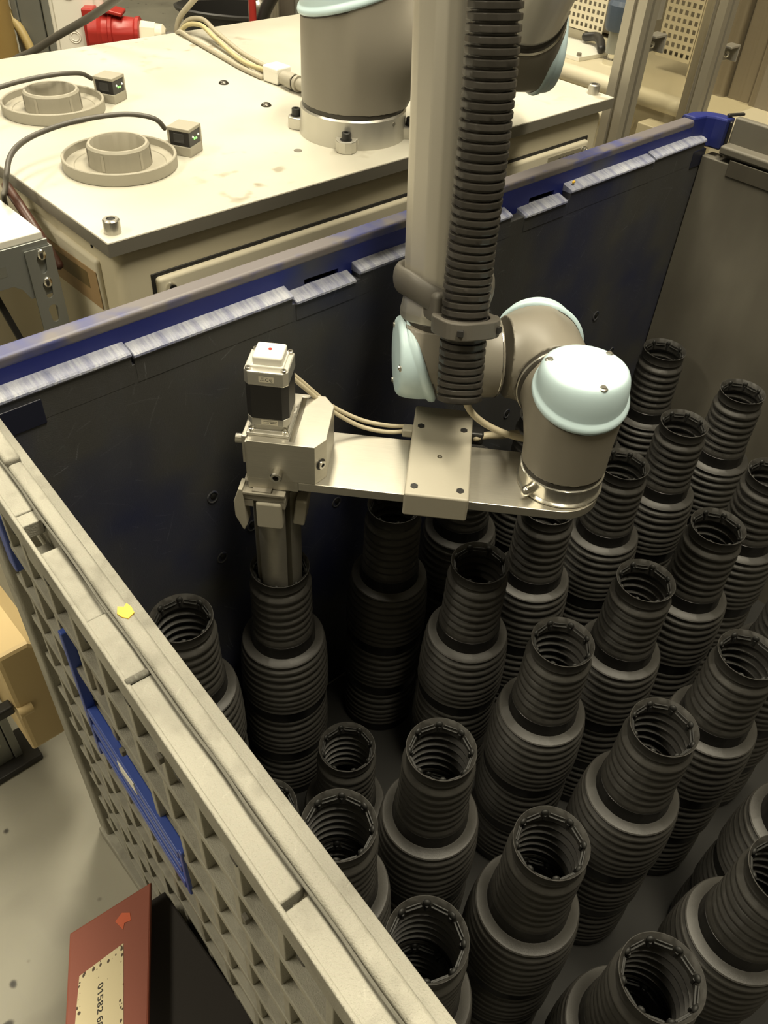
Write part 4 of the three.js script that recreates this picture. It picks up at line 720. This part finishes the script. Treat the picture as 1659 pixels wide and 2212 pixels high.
  mesh('reflection_ribs', merge(Array.from({ length: 8 }, (_, i) => rbox(0.05, 1.5, 0.056, 0.006, 1.76 + (i % 2) * 0.012, 0.72, -0.445 + i * 0.06))), std({ color: rgb(0.23, 0.20, 0.155), roughness: 0.5 }), m2);  // added ribs imitating streak reflections on the right clear panel
  const cy = new THREE.Group(); cy.name = 'pneumatic_cylinder'; m2.add(cy); cy.position.set(1.735, 0.59, -0.735);
  mesh('piston', merge([cyl(0.022, 0.012, 0, 0.006, 0, 24), cyl(0.012, 0.05, 0, 0.03, 0, 20)]), M.chrome, cy);
  mesh('barrel', cyl(0.020, 0.05, 0, 0.05, 0, 24), M.galv, cy);
  mesh('blue_head', lathe([[0.001, 0.075], [0.030, 0.075], [0.034, 0.083], [0.036, 0.13], [0.030, 0.14], [0.001, 0.14]], 28, 0.5), std({ color: rgb(0.06, 0.085, 0.13), roughness: 0.5 }), cy);
  mesh('elbow_hose', capped([[1.80, 0.615, -0.87], [1.80, 0.622, -0.84], [1.78, 0.620, -0.81], [1.755, 0.610, -0.785]], 0.011, 40, 14), M.black, m2);
}
// ---------------------------------------------------------------- left of the crate, near the floor
{
  const b = thing('plastic_block', 'big amber plastic block with chamfered edges held beside the crate', 'plastic block', [-0.24, 0, -0.26]);
  const s = [[0.082, 0.12], [0.118, 0.12], [0.130, 0.132], [0.130, 0.295], [0.115, 0.312], [0.082, 0.312]];
  const g = new THREE.ExtrudeGeometry(new THREE.Shape(s.map(p => new THREE.Vector2(...p))), { depth: 0.15, bevelEnabled: true, bevelSize: 0.006, bevelThickness: 0.006, bevelSegments: 2 });
  mesh('body', buv(g.translate(0, 0, -0.075)), M.beige, b);
  mesh('rib', at(cyl(0.009, 0.018, 0, 0, 0, 16), 0.086, 0.205, 0.080, 0, 0, Math.PI / 2), M.beige, b);
  const st = thing('steel_stand', 'grey steel stand with a black foot behind the amber block', 'stand', [-0.195, FLOOR, -0.315]);
  mesh('upright', merge([rbox(0.05, 0.30, 0.025, 0.002, -0.01, 0.155, 0.02), rbox(0.012, 0.30, 0.05, 0.002, 0.022, 0.155, 0.01)]), M.galv, st);
  mesh('foot', rbox(0.10, 0.012, 0.07, 0.003, 0, 0.0062, 0.02), M.black, st);
  mesh('screw', at(cyl(0.005, 0.004, 0, 0, 0, 12), 0.0, 0.06, 0.034, 0, Math.PI / 2), M.steel, st);
  mesh('screw', at(cyl(0.005, 0.004, 0, 0, 0, 12), 0.0, 0.11, 0.034, 0, Math.PI / 2), M.steel, st);
  const cl = tag(mesh('clamp_bar', rbox(0.09, 0.016, 0.016, 0.003, -0.210, 0.212, -0.190), M.black), 'short black clamp bar across the front of the amber block', 'clamp');
  // red hopper
  const rb = thing('red_hopper', 'open red steel hopper with a torn white label beside the crate', 'hopper');
  const poly = [[-0.243, 0.159], [-0.172, 0.165], [-0.232, 0.285], [-0.302, 0.270], [-0.246, 0.178]];
  mesh('lid', at(prism([[-0.243, 0.159], [-0.159, 0.167], [-0.235, 0.290], [-0.252, 0.320], [-0.335, 0.320]], 0.010, 0.002), 0, 0.29, 0), M.redPaint, rb);
  mesh('body', at(prism([[-0.240, 0.163], [-0.150, 0.171], [-0.150, 0.33], [-0.325, 0.33]], 0.30, 0.002), 0, FLOOR + 0.001, 0), std({ color: rgb(0.018, 0.015, 0.013), roughness: 0.8 }), rb, 'hopper body coloured black for its shaded inside');  // solid prism, the shade of the hollow put into its black colour
  const lab = (() => { const c = document.createElement('canvas'); c.width = 512; c.height = 256; const g2 = c.getContext('2d'); g2.fillStyle = '#d8cba6'; g2.fillRect(0, 0, 512, 256); g2.fillStyle = '#4a3a2a'; for (let i = 0; i < 60; i++) { const e = i % 4; const x = e === 0 ? rnd() * 30 : rnd() * 512, y = e === 0 ? rnd() * 256 : e === 1 ? rnd() * 20 : e === 2 ? 256 - rnd() * 22 : rnd() * 256; g2.beginPath(); g2.arc(x, y, 1 + rnd() * (e === 3 ? 2 : 8), 0, 7); g2.fill(); } g2.fillStyle = '#2a241c'; g2.font = 'bold 44px sans-serif'; g2.fillText('01582 601991', 96, 148); g2.fillStyle = '#5b4632'; for (let i = 0; i < 5; i++) { g2.fillRect(410, 40 + i * 32, 60, 24); } const q = new THREE.CanvasTexture(c); q.colorSpace = THREE.SRGBColorSpace; return q; })();
  const lq = new THREE.BufferGeometry(); // quad lying on the lid, reading downwards along the hopper
  const q = [[-0.209, 0.201], [-0.262, 0.295], [-0.304, 0.278], [-0.254, 0.200]]; // far right, near right, near left, far left
  lq.setAttribute('position', new THREE.Float32BufferAttribute(q.flatMap(([x, z]) => [x, 0.3006, z]), 3));
  lq.setAttribute('uv', new THREE.Float32BufferAttribute([0, 1, 1, 1, 1, 0, 0, 0], 2)); lq.setIndex([0, 3, 1, 1, 3, 2]); lq.computeVertexNormals();
  mesh('label', lq, std({ map: lab, roughness: 0.6 }), rb, 'torn white label with a phone number');
  mesh('paint_patch', at(prism([[-0.008, -0.004], [0.001, -0.007], [0.007, -0.002], [0.004, 0.005], [-0.002, 0.003], [-0.006, 0.008]], 0.0006, 0.0001), -0.197, 0.2999, 0.182), M.orange, rb, 'bright orange paint patch');
}
renderer.render(scene, camera);
